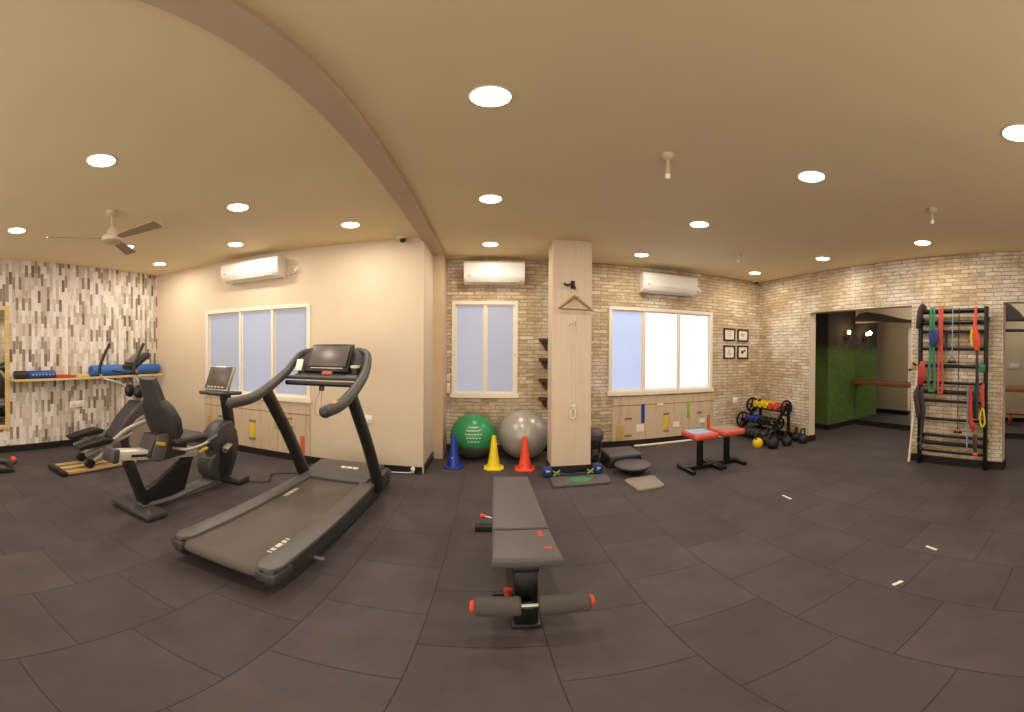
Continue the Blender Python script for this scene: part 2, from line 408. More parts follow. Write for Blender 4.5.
def wpos(o):
    v = Vector((0, 0, 0))
    while o is not None: v += o.location; o = o.parent
    return v
def tag(o, label, cat, group=None):
    o['label'] = label; o['category'] = cat
    if group: o['group'] = group
    return o
def thing(name, label, cat, loc, group=None):
    o = bpy.data.objects.new(name, None); COL.objects.link(o); o.location = loc; o.empty_display_size = .1
    return tag(o, label, cat, group)
def struct(o): o['kind'] = 'structure'; return o
def dup(root, loc, rot=None, label=None, group=None):
    r = root.copy(); COL.objects.link(r); r.location = loc
    if rot is not None: r.rotation_euler = rot
    if label: r['label'] = label
    if group: r['group'] = group
    for ch in list(root.children):
        c = ch.copy(); COL.objects.link(c); c.parent = r
        for g in ch.children:
            d = g.copy(); COL.objects.link(d); d.parent = c
    return r
def solo(mb, name, material, loc, label, cat, group=None, smooth=True):
    """a thing that is one mesh: its origin goes to loc"""
    bmesh.ops.translate(mb.bm, vec=-Vector(loc), verts=mb.bm.verts)
    o = mb.build(name, material, None, smooth); o.location = loc
    return tag(o, label, cat, group)

# ------------------------------------------------------------------ the setting
XL, YB, YK, XR, H = -4.97, 4.126, 5.208, 4.462, 2.70
XM = 6.25                       # mirror face in the side passage
struct(MB().box(XL - .15, 7.0, -2.2, 6.6, -.12, 0).build('floor', 'floor', smooth=False))
struct(MB().box(XL - .15, 7.0, -2.2, 6.6, H, H + .12).build('ceiling', 'ceiling', smooth=False))
struct(MB().box(XL - .15, XL, -2.2, YB + .2, 0, H).build('wall_left', 'plank_paper', smooth=False))
W1 = (-3.83, -2.13, .78, 1.985); W2 = (-.52, .36, .78, 2.09); W3 = (1.69, 3.43, .79, 2.065)
b = MB()
b.box(XL, W1[0], YB, YB + .35, 0, H).box(W1[1], -.735, YB, 5.4, 0, H).box(W1[0], W1[1], YB, YB + .35, 0, W1[2]).box(W1[0], W1[1], YB, YB + .35, W1[3], H)
struct(b.build('wall_bay', 'cream', smooth=False))
struct(MB().box(-.735, -.60, 4.79, 5.4, 0, H).build('wall_pilaster', 'beam', smooth=False))
b = MB()
xs = [-.60, W2[0], W2[1], W3[0], W3[1], XR]
b.box(xs[0], xs[1], YK, YK + .2, 0, H).box(xs[2], xs[3], YK, YK + .2, 0, H).box(xs[4], xs[5] + .15, YK, YK + .2, 0, H)
for w in (W2, W3): b.box(w[0], w[1], YK, YK + .2, 0, w[2]).box(w[0], w[1], YK, YK + .2, w[3], H)
struct(b.build('wall_back', 'brick_x', smooth=False))
# right wall: brick paper on its room side, plain paint in the openings and behind
TOP = 2.06
core = MB(); face = MB()
for y0, y1, z0, z1 in ((4.0, YK, 0, H), (2.22, 4.0, TOP, H), (1.0, 2.22, 0, H), (-.6, 1.0, TOP, H), (-2.2, -.6, 0, H)):
    core.box(XR + .004, XR + .15, y0, y1, z0, z1); face.box(XR, XR + .006, y0, y1, z0, z1)
struct(core.build('wall_right', 'cream', smooth=False)); struct(face.build('wall_right_face', 'brick_y', smooth=False))
struct(MB().box(XM + .02, XM + .2, -2.2, 6.6, 0, H).build('wall_passage', 'corridor_wall', smooth=False))
struct(MB().box(XR + .15, XM + .02, 5.5, 5.6, 0, H).build('wall_passage_end', 'corridor_wall', smooth=False))
struct(MB().box(2.6, 7.0, -2.3, -2.2, 0, H).build('wall_light_blocker', 'cream', smooth=False))  # unseen part-wall, added to cut the fill light on the right ceiling
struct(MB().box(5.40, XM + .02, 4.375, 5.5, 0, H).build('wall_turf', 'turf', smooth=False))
# the ceiling beam and the free-standing pillar
struct(MB().box(-.752, -.60, -2.2, 4.79, 2.655, H).build('trim_1', 'beam', smooth=False))
PX0, PX1, PY0, PY1 = .68, 1.135, 4.16, 4.46
struct(MB().box(PX0, PX1, PY0, PY1, 0, H, .008).build('wall_pillar', 'laminate', smooth=False))
# black skirting boards
def skirt(name, *boxes):
    b = MB()
    for q in boxes: b.box(*q)
    struct(b.build(name, 'black_trim', smooth=False))
SK = .095
skirt('baseboard_left', (XL, XL + .02, -2.2, YB, 0, SK))
skirt('baseboard_bay', (XL + .02, -.745, YB - .02, YB, 0, SK - .01), (-.745, -.717, YB + .06, 4.79, 0, SK))
skirt('baseboard_back', (-.60, XR - .02, YK - .02, YK, 0, SK))
skirt('baseboard_right', (XR - .02, XR, 4.0, YK, 0, SK), (XR - .02, XR + .15, 3.98, 4.0, 0, SK), (XR - .02, XR, 1.0, 2.22, 0, SK), (XR - .02, XR + .15, .98, 1.0, 0, SK),
      (XR + .15, XR + .17, 4.0, 5.4, 0, SK), (XR + .15, XR + .17, 1.0, 2.22, 0, SK))
skirt('baseboard_passage', (XM - .03, XM + .02, -2.2, 4.355, 0, .10), (5.38, XM + .02, 4.355, 4.375, 0, SK), (5.38, 5.40, 4.355, 5.4, 0, SK))
skirt('baseboard_pillar', (PX0 - .012, PX1 + .012, PY0 - .015, PY0, 0, SK), (PX0 - .012, PX0, PY0, PY1, 0, SK), (PX1, PX1 + .012, PY0, PY1, 0, SK))
struct(MB().box(XM - .008, XM + .01, -3.0, 4.37, .10, 2.02).build('wall_mirror', 'mirror', smooth=False))
# dark wedge-shaped boards high up in the passage
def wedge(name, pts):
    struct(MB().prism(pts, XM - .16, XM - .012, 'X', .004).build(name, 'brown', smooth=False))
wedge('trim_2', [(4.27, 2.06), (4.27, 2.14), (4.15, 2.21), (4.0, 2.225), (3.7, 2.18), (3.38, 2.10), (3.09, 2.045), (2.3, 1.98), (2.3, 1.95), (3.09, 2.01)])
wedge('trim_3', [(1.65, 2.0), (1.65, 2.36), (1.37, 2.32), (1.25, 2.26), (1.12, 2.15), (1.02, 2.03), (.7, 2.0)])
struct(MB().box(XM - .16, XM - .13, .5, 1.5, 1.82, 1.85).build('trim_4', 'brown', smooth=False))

# windows
def window(n, w, y, splits, panes):
    x0, x1, z0, z1 = w
    f = MB(); t = .036
    f.box(x0 - .012, x0 + t, y - .014, y + .1, z0 + t, z1 - t).box(x1 - t, x1 + .012, y - .014, y + .1, z0 + t, z1 - t)
    f.box(x0 - .012, x1 + .012, y - .016, y + .1, z1 - t, z1 + .012).box(x0 - .03, x1 + .03, y - .035, y + .1, z0 - .012, z0 + t + .006)
    for q in splits: f.box(q - .018, q + .018, y - .004, y + .09, z0 + t, z1 - t)
    fo = struct(f.build('window_%d' % n, 'white_frame', smooth=False))
    xs = [x0 + t] + [q for c in splits for q in (c - .018, c + .018)] + [x1 - t]
    for i in range(0, len(xs) - 1, 2):
        yy = y + (.045 if i % 4 == 0 else .03)
        sm = MB(); a, c = xs[i], xs[i + 1]; sw = .015; za, zb = z0 + t + .006, z1 - t
        sm.box(a, a + sw, yy - .012, yy + .012, za, zb).box(c - sw, c, yy - .012, yy + .012, za, zb)
        sm.box(a + sw, c - sw, yy - .012, yy + .012, za, za + .03).box(a + sw, c - sw, yy - .012, yy + .012, zb - .022, zb)
        so = sm.build('sash', 'white_frame', fo, smooth=False)
        MB().box(a + sw, c - sw, yy - .003, yy + .003, za + .03, zb - .022).build('pane', panes[i // 2], so, smooth=False)
    return fo
window(1, W1, YB, [-3.20, -2.675], ['pane_grey', 'pane_blue', 'pane_grey'])
w2 = window(2, W2, YK, [-.075], ['pane_blue', 'pane_grey'])
for x in (-.50, .34): MB().cyl((x, YK - .012, 1.36), (x, YK - .03, 1.36), .01).build('latch', 'steel', w2)
window(3, W3, YK, [2.23, 2.825], ['pane_sky', 'pane_white', 'pane_white'])

# ------------------------------------------------------------------ ceiling downlights
def make_light(x, y, label):
    t = thing('ceiling_downlight', label, 'ceiling light', (x, y, H))
    MB().lathe([(.086, H), (.093, H - .001), (.094, H - .005), (.088, H - .008), (.084, H - .002)], (x, y, 0)).build('trim_ring', 'white', t)
    MB().lathe([(.083, H - .0005), (.083, H - .010), (.05, H - .013), (.001, H - .014)], (x, y, 0)).build('diffuser', 'lens', t)
    ld = bpy.data.lights.new('downlight_beam', 'AREA'); ld.shape = 'DISK'; ld.size = .16; ld.energy = LAMP_W; ld.color = LAMP_COL
    lo = bpy.data.objects.new('downlight_beam', ld); COL.objects.link(lo); lo.parent = t; lo.location = (0, 0, -.02)
    return t
LIGHTS = [
    (-2.0, 1.22, 'large round downlight on the left ceiling, alone above the recumbent bike'),
    (-2.0, 2.55, 'round downlight on the left ceiling, in line above the grey treadmill belt'),
    (-1.35, 3.48, 'round downlight on the left ceiling nearest the dome camera'),
    (-3.69, 1.24, 'round downlight on the left ceiling nearest the wall mirror'),
    (-2.78, 3.50, 'round downlight just above the air conditioner on the cream wall'),
    (-4.22, 3.55, 'small round downlight nearest the corner of plank wallpaper and cream wall'),
    (-3.74, 2.63, 'small bright downlight seen just below the ceiling fan hub'),
    (-.007, 1.62, 'largest round downlight, high above the weight bench'),
    (-.007, 3.03, 'middle one of three downlights in line above the bench'),
    (-.007, 4.44, 'round downlight just above the air conditioner over the two-pane window'),
    (1.89, 4.52, 'round downlight just above the left end of the air conditioner by the three bright panes'),
    (1.90, 3.12, 'round downlight midway between the white ceiling rod and the brick corner'),
    (3.83, 4.60, 'small round downlight nearest the corner of the two brick walls'),
    (1.90, 1.70, 'large oval-looking downlight to the right of the white ceiling rod'),
    (3.84, 3.22, 'round downlight above the passage with the green wall'),
    (3.83, 1.78, 'round downlight in front of the wall bars, under the thin ceiling rod'),
    (1.90, .35, 'downlight cut off by the right edge of the photo'),
]
for q in LIGHTS: make_light(*q)
for n_, x, y in ((5, 5.45, 3.0), (6, 5.45, 1.1)):        # unseen downlights added above the lintels to brighten the passage
    t = make_light(x, y, '')
    t.name = 'trim_%d' % n_; del t['label']; del t['category']; struct(t)

# ------------------------------------------------------------------ air conditioners
def make_ac(x0, x1, z0, z1, y, label):
    cx = (x0 + x1) / 2; d = .21; yf = y - d
    t = thing('air_conditioner', label, 'air conditioner', (cx, y, z0))
    prof = [(y, z0 + .03), (y, z1), (yf + .03, z1), (yf, z1 - .03), (yf + .005, z0 + .075), (yf + .03, z0 + .03), (yf + .09, z0), (y - .03, z0)]
    MB().prism(prof, x0, x1, 'X', .006).build('housing', 'white', t)
    MB().prism([(yf - .006, z1 - .03), (yf - .004, z0 + .085), (yf + .006, z0 + .085), (yf + .004, z1 - .03)], x0 + .006, x1 - .006, 'X').build('front_panel', 'white', t, smooth=False)
    MB().prism([(yf + .028, z0 + .022), (yf + .075, z0 + .0), (yf + .078, z0 + .006), (yf + .032, z0 + .03)], x0 + .05, x1 - .1, 'X').build('louvre', 'offwhite', t, smooth=False)
    MB().box(x0 + .05, x1 - .05, yf + .04, y - .03, z1 - .002, z1 + .003).build('intake_grille', 'grey_vent', t, smooth=False)
    MB().box(x0 + .05, x0 + .10, yf - .008, yf - .004, z0 + .10, z0 + .112).build('logo', 'grey_vent', t, smooth=False)
    return t
a1 = make_ac(-3.37, -2.46, 2.345, 2.60, YB, 'white wall air conditioner above the window behind the treadmill')
make_ac(-.36, .45, 2.32, 2.625, YK, 'white wall air conditioner above the two-pane window and gym balls')
make_ac(2.135, 3.03, 2.30, 2.585, YK, 'white wall air conditioner above the bright three-pane window')
def ac_plug(x, z, y, label):
    t = thing('power_outlet', label, 'power outlet', (x, y, z))
    MB().box(x - .045, x + .045, y - .012, y, z - .045, z + .045, .005).build('plate', 'offwhite', t)
    MB().box(x - .025, x + .015, y - .04, y - .012, z - .03, z + .01, .006).build('plug', 'offwhite', t)
    return t
p1 = ac_plug(-2.31, 2.43, YB, 'ivory outlet with plug right of the air conditioner on the cream wall')
MB().tube([(-2.46, YB - .05, 2.40), (-2.40, YB - .02, 2.385), (-2.35, YB - .02, 2.38), (-2.32, YB - .03, 2.42)], .007, 6).build('lead', 'offwhite', p1)
p2 = ac_plug(3.16, 2.41, YK, 'ivory outlet with plug right of the air conditioner on the brick wall')

# ------------------------------------------------------------------ ceiling fan
fx, fy, fz = -2.81, 1.82, 2.43
f = thing('ceiling_fan', 'cream ceiling fan with three blades on the left ceiling', 'ceiling fan', (fx, fy, H))
MB().lathe([(.001, H), (.055, H), (.05, H - .03), (.02, H - .055), (.001, H - .055)], (fx, fy, 0)).build('canopy', 'fan', f)
MB().cyl((fx, fy, H - .05), (fx, fy, fz + .08), .012).build('downrod', 'fan', f)
MB().lathe([(.001, fz + .10), (.03, fz + .10), (.045, fz + .06), (.05, fz + .045), (.085, fz + .03), (.10, fz), (.095, fz - .025), (.06, fz - .045), (.001, fz - .05)], (fx, fy, 0)).build('motor', 'fan', f)
for a in (7, 127, -113):
    b = MB(); L = .56
    b.prism([(.10, -.035), (.18, -.045), (L, -.06), (L + .015, 0), (L, .055), (.18, .04), (.10, .03)], -.003, .003, 'Z')
    bmesh.ops.rotate(b.bm, cent=(0, 0, 0), matrix=Matrix.Rotation(-.22, 3, 'X'), verts=b.bm.verts)
    bmesh.ops.rotate(b.bm, cent=(0, 0, 0), matrix=Matrix.Rotation(math.radians(a), 3, 'Z'), verts=b.bm.verts)
    bmesh.ops.translate(b.bm, vec=(fx, fy, fz), verts=b.bm.verts)
    b.build('blade', 'fan_blade', f)

# ceiling rods left for fans, dome cameras
def rod(x, y, z, label):
    t = thing('ceiling_rod', label, 'ceiling rod', (x, y, H))
    MB().lathe([(.001, H), (.045, H), (.045, H - .012), (.03, H - .035), (.014, H - .045), (.001, H - .045)], (x, y, 0)).build('rose', 'fan', t)
    MB().cyl((x, y, H - .04), (x, y, z), .012).build('stem', 'fan', t)
    MB().lathe([(.016, z + .02), (.018, z), (.012, z - .012), (.001, z - .012)], (x, y, 0)).build('tip', 'white', t)
rod(1.005, 2.014, 2.53, 'short white ceiling rod with a round rose above the pillar side of the room')
rod(2.92, 1.27, 2.57, 'thin ceiling rod nearest the wall bars')
rod(2.89, 3.80, 2.58, 'faint ceiling rod above the brick corner with four pictures')
def dome(x, y, z, label, yaw):
    t = thing('dome_camera', label, 'security camera', (x, y, z))
    MB().lathe([(.001, z), (.055, z), (.058, z - .025), (.045, z - .035), (.001, z - .035)], (x, y, 0)).build('mount', 'offwhite', t)
    MB().ball((x + .015, y - .01, z - .042), .034).build('lens_dome', 'cam_dark', t)
dome(-.97, 4.04, H, 'small dome security camera at the top of the cream wall by the beam', 0)
dome(4.25, 5.08, H, 'small security camera in the corner where the two brick walls meet', 0)

# ------------------------------------------------------------------ treadmill
TX0, TX1 = -1.725, -.985; TC = (TX0 + TX1) / 2
t = thing('treadmill', 'large grey treadmill with console and looped handrails by the cream wall', 'treadmill', (TC, 2.6, 0))
prof = [(1.60, .03), (1.555, .075), (1.535, .15), (1.55, .185), (3.35, .185), (3.66, .20), (3.72, .15), (3.70, .05), (3.62, .03)]
MB().prism(prof, TX0 + .01, TX0 + .075, 'X', .012).prism(prof, TX1 - .075, TX1 - .01, 'X', .012).box(TX0 + .07, TX1 - .07, 1.66, 3.66, .05, .15).build('base', 'skirt', t)
def rail_top(x0, x1):
    poly = [(x0, 1.60), (x0 + .03, 1.545), (x1 - .03, 1.545), (x1, 1.60), (x1, 3.16), (x0, 3.16)]
    return MB().prism(poly, .178, .206, 'Z', .006)
rl = rail_top(TX0, TX0 + .115).build('side_rail', 'rail', t); rr = rail_top(TX1 - .135, TX1).build('side_rail', 'rail', t)
for s_, xx in ((rl, TX0 + .118), (rr, TX1 - .138)):
    pass
for xa, ya in ((TX1 - .165, 1.85), (TX0 + .15, 2.72)):
    mk = MB()
    for i, (dy, ln) in enumerate(((-.10, .012), (-.06, .03), (0, .055), (.06, .03), (.10, .012))):
        mk.box(xa - .018, xa + .018, ya + dy - ln / 2, ya + dy + ln / 2, .1815, .1835)
    mk.build('belt_marking', 'print', t, smooth=False)
MB().box(TX0 + .10, TX1 - .12, 1.60, 3.2, .155, .182).tube([(TX0 + .10, 1.60, .135), (TX1 - .12, 1.60, .135)], .047, 20, False).build('belt', 'belt', t)
MB().box(TX1 - .125, TX1 + .006, 1.535, 1.72, .10, .172, .02).build('end_cap', 'char', t); MB().box(TX0 - .006, TX0 + .1, 1.535, 1.72, .10, .172, .02).build('end_cap', 'char', t)
cov = MB().prism([(3.13, .17), (3.13, .208), (3.16, .22), (3.56, .252), (3.70, .22), (3.74, .12), (3.72, .06), (3.2, .06)], TX0 + .015, TX1 - .075, 'X', .01)
cv = cov.build('motor_cover', 'vinyl', t)
MB().prism([(3.15, .16), (3.17, .20), (3.55, .205), (3.70, .17), (3.72, .08), (3.2, .08)], TX1 - .08, TX1 - .002, 'X', .012).build('cover_side', 'char', t)
MB().prism([(3.15, .16), (3.17, .20), (3.55, .205), (3.70, .17), (3.72, .08), (3.2, .08)], TX0 + .002, TX0 + .06, 'X', .012).build('cover_side', 'char', t)
bd = MB()
for i, (dx, w_) in enumerate(((-.065, .05), (-.005, .055), (.058, .05))):
    bd.obox((TC + .03 + dx, 3.42, .2415), (w_, .05, .006), Euler((.08, 0, 0)), .002)
bd.build('badge', 'print', cv)
for x in (TX0, TX1):
    sgn = 1 if x == TX1 else -1
    MB().tube([(x + sgn * .0, 3.26, .13), (x, 3.16, .30), (x, 2.90, .68), (x, 2.56, 1.09)], [.068, .066, .06, .055], 16, True, (.7, 1.15)).build('upright', 'dark', t)
# one looped handrail: grip, rise, arch over the console and back
hand = [(TX1, 2.12, 1.03), (TX1, 2.35, 1.04), (TX1, 2.55, 1.088), (TX1, 2.73, 1.155), (TX1 - .008, 2.89, 1.228), (TX1 - .022, 3.0, 1.315), (TX1 - .055, 3.075, 1.38), (TX1 - .14, 3.125, 1.408), (TX1 - .25, 3.14, 1.41)]
hl = [(2 * TC - p[0], p[1], p[2]) for p in hand][::-1]
MB().tube(hand + hl, [.040, .041, .042, .040, .037, .034, .031, .028, .026] + [.026, .028, .031, .034, .037, .040, .042, .041, .040], 16, True).ball(hand[0], .0405).ball(hl[-1], .0405).build('handrail', 'char', t)
for sx in (TX1,):
    MB().obox((TX1 + .005, 2.25, 1.073), (.03, .07, .008), Euler((.1, 0, 0)), .002).build('grip_logo', 'strip_orange', t)
tilt = Euler((math.atan2(.22, .15) - 0, 0, 0))     # panel leaning away from the runner
# console: backing board, screen, cup holders
cb_ = MB().obox((TC, 3.045, 1.315), (.60, .27, .025), tilt, .012)
con = cb_.build('console', 'char', t)
MB().obox((TC, 3.015, 1.345), (.40, .285, .03), tilt, .01).build('screen_bezel', 'dark', t)
sc_ = MB().obox((TC, 2.998, 1.362), (.35, .21, .012), tilt, .003).build('screen', 'screen', t)
mk = MB()
for i in range(6): mk.obox((TC - .12 + i * .045, 2.944, 1.277), (.034 if i != 2 else .02, .008, .004), tilt)
mk.obox((TC, 2.934, 1.262), (.3, .006, .004), tilt)
mk.build('screen_marking', 'print', sc_, smooth=False)
MB().obox((TC, 2.95, 1.205), (.58, .16, .02), Euler((.25, 0, 0)), .008).build('tray', 'char', t)
for sx in (-1, 1):
    MB().lathe([(.048, 0), (.05, .07), (.042, .07), (.04, .006), (.001, .004)], (TC + sx * .245, 2.99, 1.195)).build('cup_holder', 'dark', t)
MB().obox((TC - .262, 2.935, 1.285), (.06, .006, .11), Euler((-.5, 0, .1)), .002).build('notice_card', 'paper', t)
MB().lathe([(.036, 0), (.042, .04), (.042, .075), (.001, .078)], (TC + .245, 2.985, 1.21)).build('cup', 'offwhite', t)
MB().cyl((TX0 + .02, 2.85, 1.182), (TX1 - .02, 2.85, 1.182), .017).build('crossbar', 'char', t)
MB().cyl((TX0 + .03, 2.84, 1.135), (TX1 - .03, 2.84, 1.135), .021).build('crossbar', 'dark', t)
MB().box(TC - .03, TC + .06, 2.90, 2.97, 1.205, 1.235, .008).build('stop_button', 'strip_red', t)
MB().box(TC - .02, TC + .02, 2.825, 2.86, 1.075, 1.115, .008).build('key_socket', 'dark', t)
MB().tube([(TC - .01, 2.84, 1.08), (TC - .05, 2.84, 1.0), (TC - .055, 2.83, .90), (TC - .03, 2.83, .865), (TC, 2.83, .90), (TC - .005, 2.84, 1.0), (TC + .005, 2.84, 1.08)], .004, 6).build('key_cord', 'strip_orange', t)
for x in (TX0 + .08, TX1 - .08):
    for y in (1.72, 3.5): MB().cyl((x, y, 0), (x, y, .05), .03).build('foot', 'dark', t)
MB().cyl((TX1 - .02, 2.0, .055), (TX1 + .05, 2.0, .055), .014).build('foot_lever', 'steel', t)

# ------------------------------------------------------------------ recumbent bike
bx = -2.5
t = thing('recumbent_bike', 'dark grey recumbent exercise bike with a high backrest beside the treadmill', 'exercise bike', (bx, 2.4, 0))
MB().box(-2.775, -2.255, 1.775, 1.985, .012, .065, .02).build('rear_foot', 'char', t)
MB().box(-2.76, -2.32, 2.98, 3.16, .012, .075, .02).build('front_foot', 'char', t)
MB().tube([(bx, 1.88, .06), (bx, 2.2, .055), (bx, 2.5, .085), (bx, 2.95, .11)], [.05, .05, .06, .07], 14, True, (1.1, .6)).build('frame_beam', 'rail', t)
MB().bar((bx, 1.93, .07), (bx, 1.76, .50), .11, .075, .02).build('rear_post', 'dark', t)
MB().prism([(1.90, .07), (1.93, .20), (2.08, .26), (2.42, .44), (2.50, .46), (2.36, .07)], bx - .03, bx + .03, 'X', .006).build('gusset', 'dark', t)
MB().bar((bx + .0, 1.62, .575), (bx, 2.5, .455), .13, .085, .012).build('seat_rail', 'whitealu', t)
MB().obox((bx, 1.60, .578), (.17, .06, .12), Euler((-.13, 0, 0)), .015).build('rail_cap', 'char', t)
MB().bar((bx + .067, 1.75, .557), (bx + .067, 1.98, .526), .006, .022, .001).build('rail_groove', 'dark', t)
car = MB().prism([(1.90, .52), (1.99, .70), (2.10, .69), (2.36, .60), (2.33, .47), (2.02, .46)], bx - .085, bx + .085, 'X', .01).build('carriage', 'char', t)
MB().prism([(1.93, .50), (2.0, .705), (2.15, .705), (2.06, .47)], bx + .083, bx + .098, 'X', .004).build('side_plate', 'rail', car); MB().obox((bx + .099, 2.03, .625), (.004, .10, .03), Euler((-.25, 0, 0)), .001).build('yellow_sticker', 'yellow', car)
st = MB().obox((bx, 2.33, .63), (.38, .40, .06), Euler((-.03, 0, 0)), .028, 3).build('seat', 'blackpad', t)
# backrest: leaning pad with a narrow headrest part
bb = MB()
def slab(pts, half):          # rings of a cushion: (y, z, halfwidth)
    pass
rows = [(2.215, .64, .15, .04), (2.21, .70, .195, .055), (2.17, .82, .215, .06), (2.115, .93, .19, .055), (2.09, .975, .15, .05), (2.075, 1.0, .125, .04), (2.03, 1.12, .118, .035), (2.005, 1.18, .10, .028)]
rings = []
for (y, z, hw, tk) in rows:
    ring = []
    for a in range(20):
        an = 2 * PI * a / 20; cx_, sx_ = math.cos(an), math.sin(an)
        px_ = math.copysign(abs(cx_) ** .55, cx_) * hw; py_ = math.copysign(abs(sx_) ** .55, sx_) * tk
        ring.append(bb.bm.verts.new((bx + px_, y - .04 + py_, z + py_ * .3)))
    rings.append(ring)
for A, Bq in zip(rings, rings[1:]):
    for k in range(20): bb.bm.faces.new((A[k], A[(k + 1) % 20], Bq[(k + 1) % 20], Bq[k]))
bb.bm.faces.new(rings[0][::-1]); bb.bm.faces.new(rings[-1])
bk = bb.build('backrest', 'blackpad', t)
MB().tube([(bx, 2.12, .62), (bx, 2.14, .72), (bx, 2.13, .86)], .035, 12, True, (1.4, .6)).build('backrest_support', 'dark', t)
for s_ in (1, -1):
    MB().tube([(bx + s_ * .085, 2.18, .56), (bx + s_ * .23, 2.22, .565), (bx + s_ * .25, 2.40, .585), (bx + s_ * .24, 2.56, .625)], .016, 10).build('side_handle', 'silver', t)
    MB().tube([(bx + s_ * .246, 2.43, .59), (bx + s_ * .24, 2.57, .628)], .02, 10, False).build('handle_grip', 'char', t)
MB().obox((bx + .135, 2.50, .49), (.03, .11, .025), Euler((.2, 0, 0)), .006).build('seat_lever', 'yellow', t)
sh = MB().prism([(2.90, .70), (2.99, .69), (3.07, .58), (3.10, .44), (3.07, .30), (2.98, .10), (2.82, .08), (2.72, .11), (2.65, .18), (2.63, .27), (2.66, .35), (2.73, .385), (2.73, .42), (2.69, .47), (2.68, .53), (2.72, .60), (2.81, .67)], bx - .09, bx + .09, 'X', .03, 3)
shr = sh.build('shroud', 'char', t)
MB().prism([(2.79, .12), (2.92, .14), (2.99, .40), (2.92, .52), (2.80, .5), (2.75, .40)], bx + .085, bx + .105, 'X', .01).build('shroud_panel', 'dark', shr)
for s_ in (1, -1):
    MB().cyl((bx + s_ * .10, 2.83, .42), (bx + s_ * .125, 2.83, .42), .03).bar((bx + s_ * .13, 2.83, .42), (bx + s_ * .13, 2.83 - s_ * .03, .42 + s_ * .05), .02, .035).build('crank', 'steel', t)
    MB().obox((bx + s_ * .175, 2.83 - s_ * .03, .42 + s_ * .05), (.07, .08, .025), Euler((.5, 0, 0)), .008).build('pedal', 'silver', t)
MB().bar((bx, 3.05, .60), (bx, 2.96, 1.0), .08, .11, .02).build('mast', 'dark', t)
MB().obox((bx, 2.90, .985), (.30, .34, .035), Euler((-.05, 0, 0)), .016, 3).build('tray', 'char', t)
ct = Euler((math.atan2(.21, .10), 0, 0))
cn = MB().obox((bx - .01, 2.90, 1.125), (.315, .27, .045), ct, .015).build('console', 'steel', t)
MB().obox((bx - .01, 2.878, 1.137), (.285, .24, .012), ct, .006).build('screen', 'screen', cn)
mk = MB()
for i in range(5): mk.obox((bx - .10 + i * .045, 2.83, 1.048), (.03, .01, .004), ct)
mk.build('screen_marking', 'print', cn, smooth=False)

# ------------------------------------------------------------------ elliptical trainer
ex = -3.88
t = thing('elliptical_trainer', 'silver and black elliptical cross trainer in front of the plank wallpaper', 'elliptical trainer', (ex, 2.5, 0))
for x in (-4.03, -3.885, -3.74): MB().box(x - .035, x + .035, 1.80, 2.75, .012, .05, .008).build('track', 'runner', t)
MB().box(-4.09, -3.68, 1.74, 1.81, .005, .055, .012).build('rear_cap', 'dark', t)
MB().box(-4.15, -3.62, 3.12, 3.24, .005, .06, .012).build('front_foot', 'dark', t)
MB().prism([(2.46, .36), (2.62, .58), (2.84, .78), (3.0, .76), (3.08, .62), (3.24, .38), (3.24, .06), (2.74, .05), (2.70, .22)], ex - .13, ex + .13, 'X', .03, 3).build('shroud', 'char', t)
MB().lathe([(.001, 0), (.27, 0), (.28, .012), (.27, .03), (.08, .045), (.001, .045)], (ex + .125, 2.93, .33), 'X').build('flywheel_disc', 'taupe', t)
for s_, dy, dz in ((1, 0, 0), (-1, .05, .06)):
    x = ex + s_ * .15
    MB().tube([(x, 2.16, .12), (x, 2.28, .19), (x, 2.42, .33), (x, 2.60, .44), (x, 2.80, .50), (x, 3.0, .545)], .026, 12, True, (.8, 1.3)).build('pedal_arm', 'silver', t)
    MB().cyl((x - .03, 2.10 + dy, .105), (x + .03, 2.10 + dy, .105), .055).build('roller', 'dark', t)
    MB().bar((x, 2.05, .21 + dz), (x, 2.70, .40 + dz), .035, .04, .008).build('foot_link', 'silver', t)
    pd = MB().prism([(1.92 + dy, .325 + dz), (1.95 + dy, .29 + dz), (2.36 + dy, .33 + dz), (2.40 + dy, .37 + dz), (2.30 + dy, .40 + dz), (2.05 + dy, .36 + dz)], x - .075, x + .075, 'X', .012).build('foot_pedal', 'dark', t)
MB().tube([(ex + .11, 2.0, .30), (ex + .10, 2.5, .345), (ex + .1, 2.95, .33)], .014, 8).build('drive_rod', 'silver', t)
MB().tube([(ex, 2.95, .74), (ex, 2.88, .92), (ex, 2.85, 1.08), (ex, 2.87, 1.18)], .03, 12).build('mast', 'silver', t)
for s_, dx in ((1, 0), (-1, 0)):
    x = ex + s_ * .17; oy = .0 if s_ > 0 else -.28
    MB().ball((ex + s_ * .10, 2.84, .90), .075, (.8, 1, 1.15)).build('pivot', 'dark', t)
    MB().tube([(ex + s_ * .12, 2.88, .86), (x, 2.82 + oy * .3, .99), (x, 2.75 + oy * .9, 1.06), (x, 2.715 + oy, 1.13)], .016, 10).build('arm_tube', 'whitealu', t)
    MB().tube([(x, 2.715 + oy, 1.12), (x, 2.715 + oy, 1.22), (x, 2.78 + oy, 1.36), (x, 2.86 + oy, 1.50)], .02, 10).build('arm_grip', 'dark', t)
    MB().tube([(ex + s_ * .03, 2.84, 1.12), (ex + s_ * .16, 2.78, 1.13), (ex + s_ * .2, 2.64, 1.16)], .014, 8).build('fixed_handle', 'dark', t)
MB().obox((ex, 2.87, 1.28), (.24, .32, .07), Euler((.58, 0, 0)), .02).build('console', 'dark', t)
MB().obox((ex, 2.845, 1.32), (.18, .22, .02), Euler((.58, 0, 0)), .005).build('screen', 'screen', t)

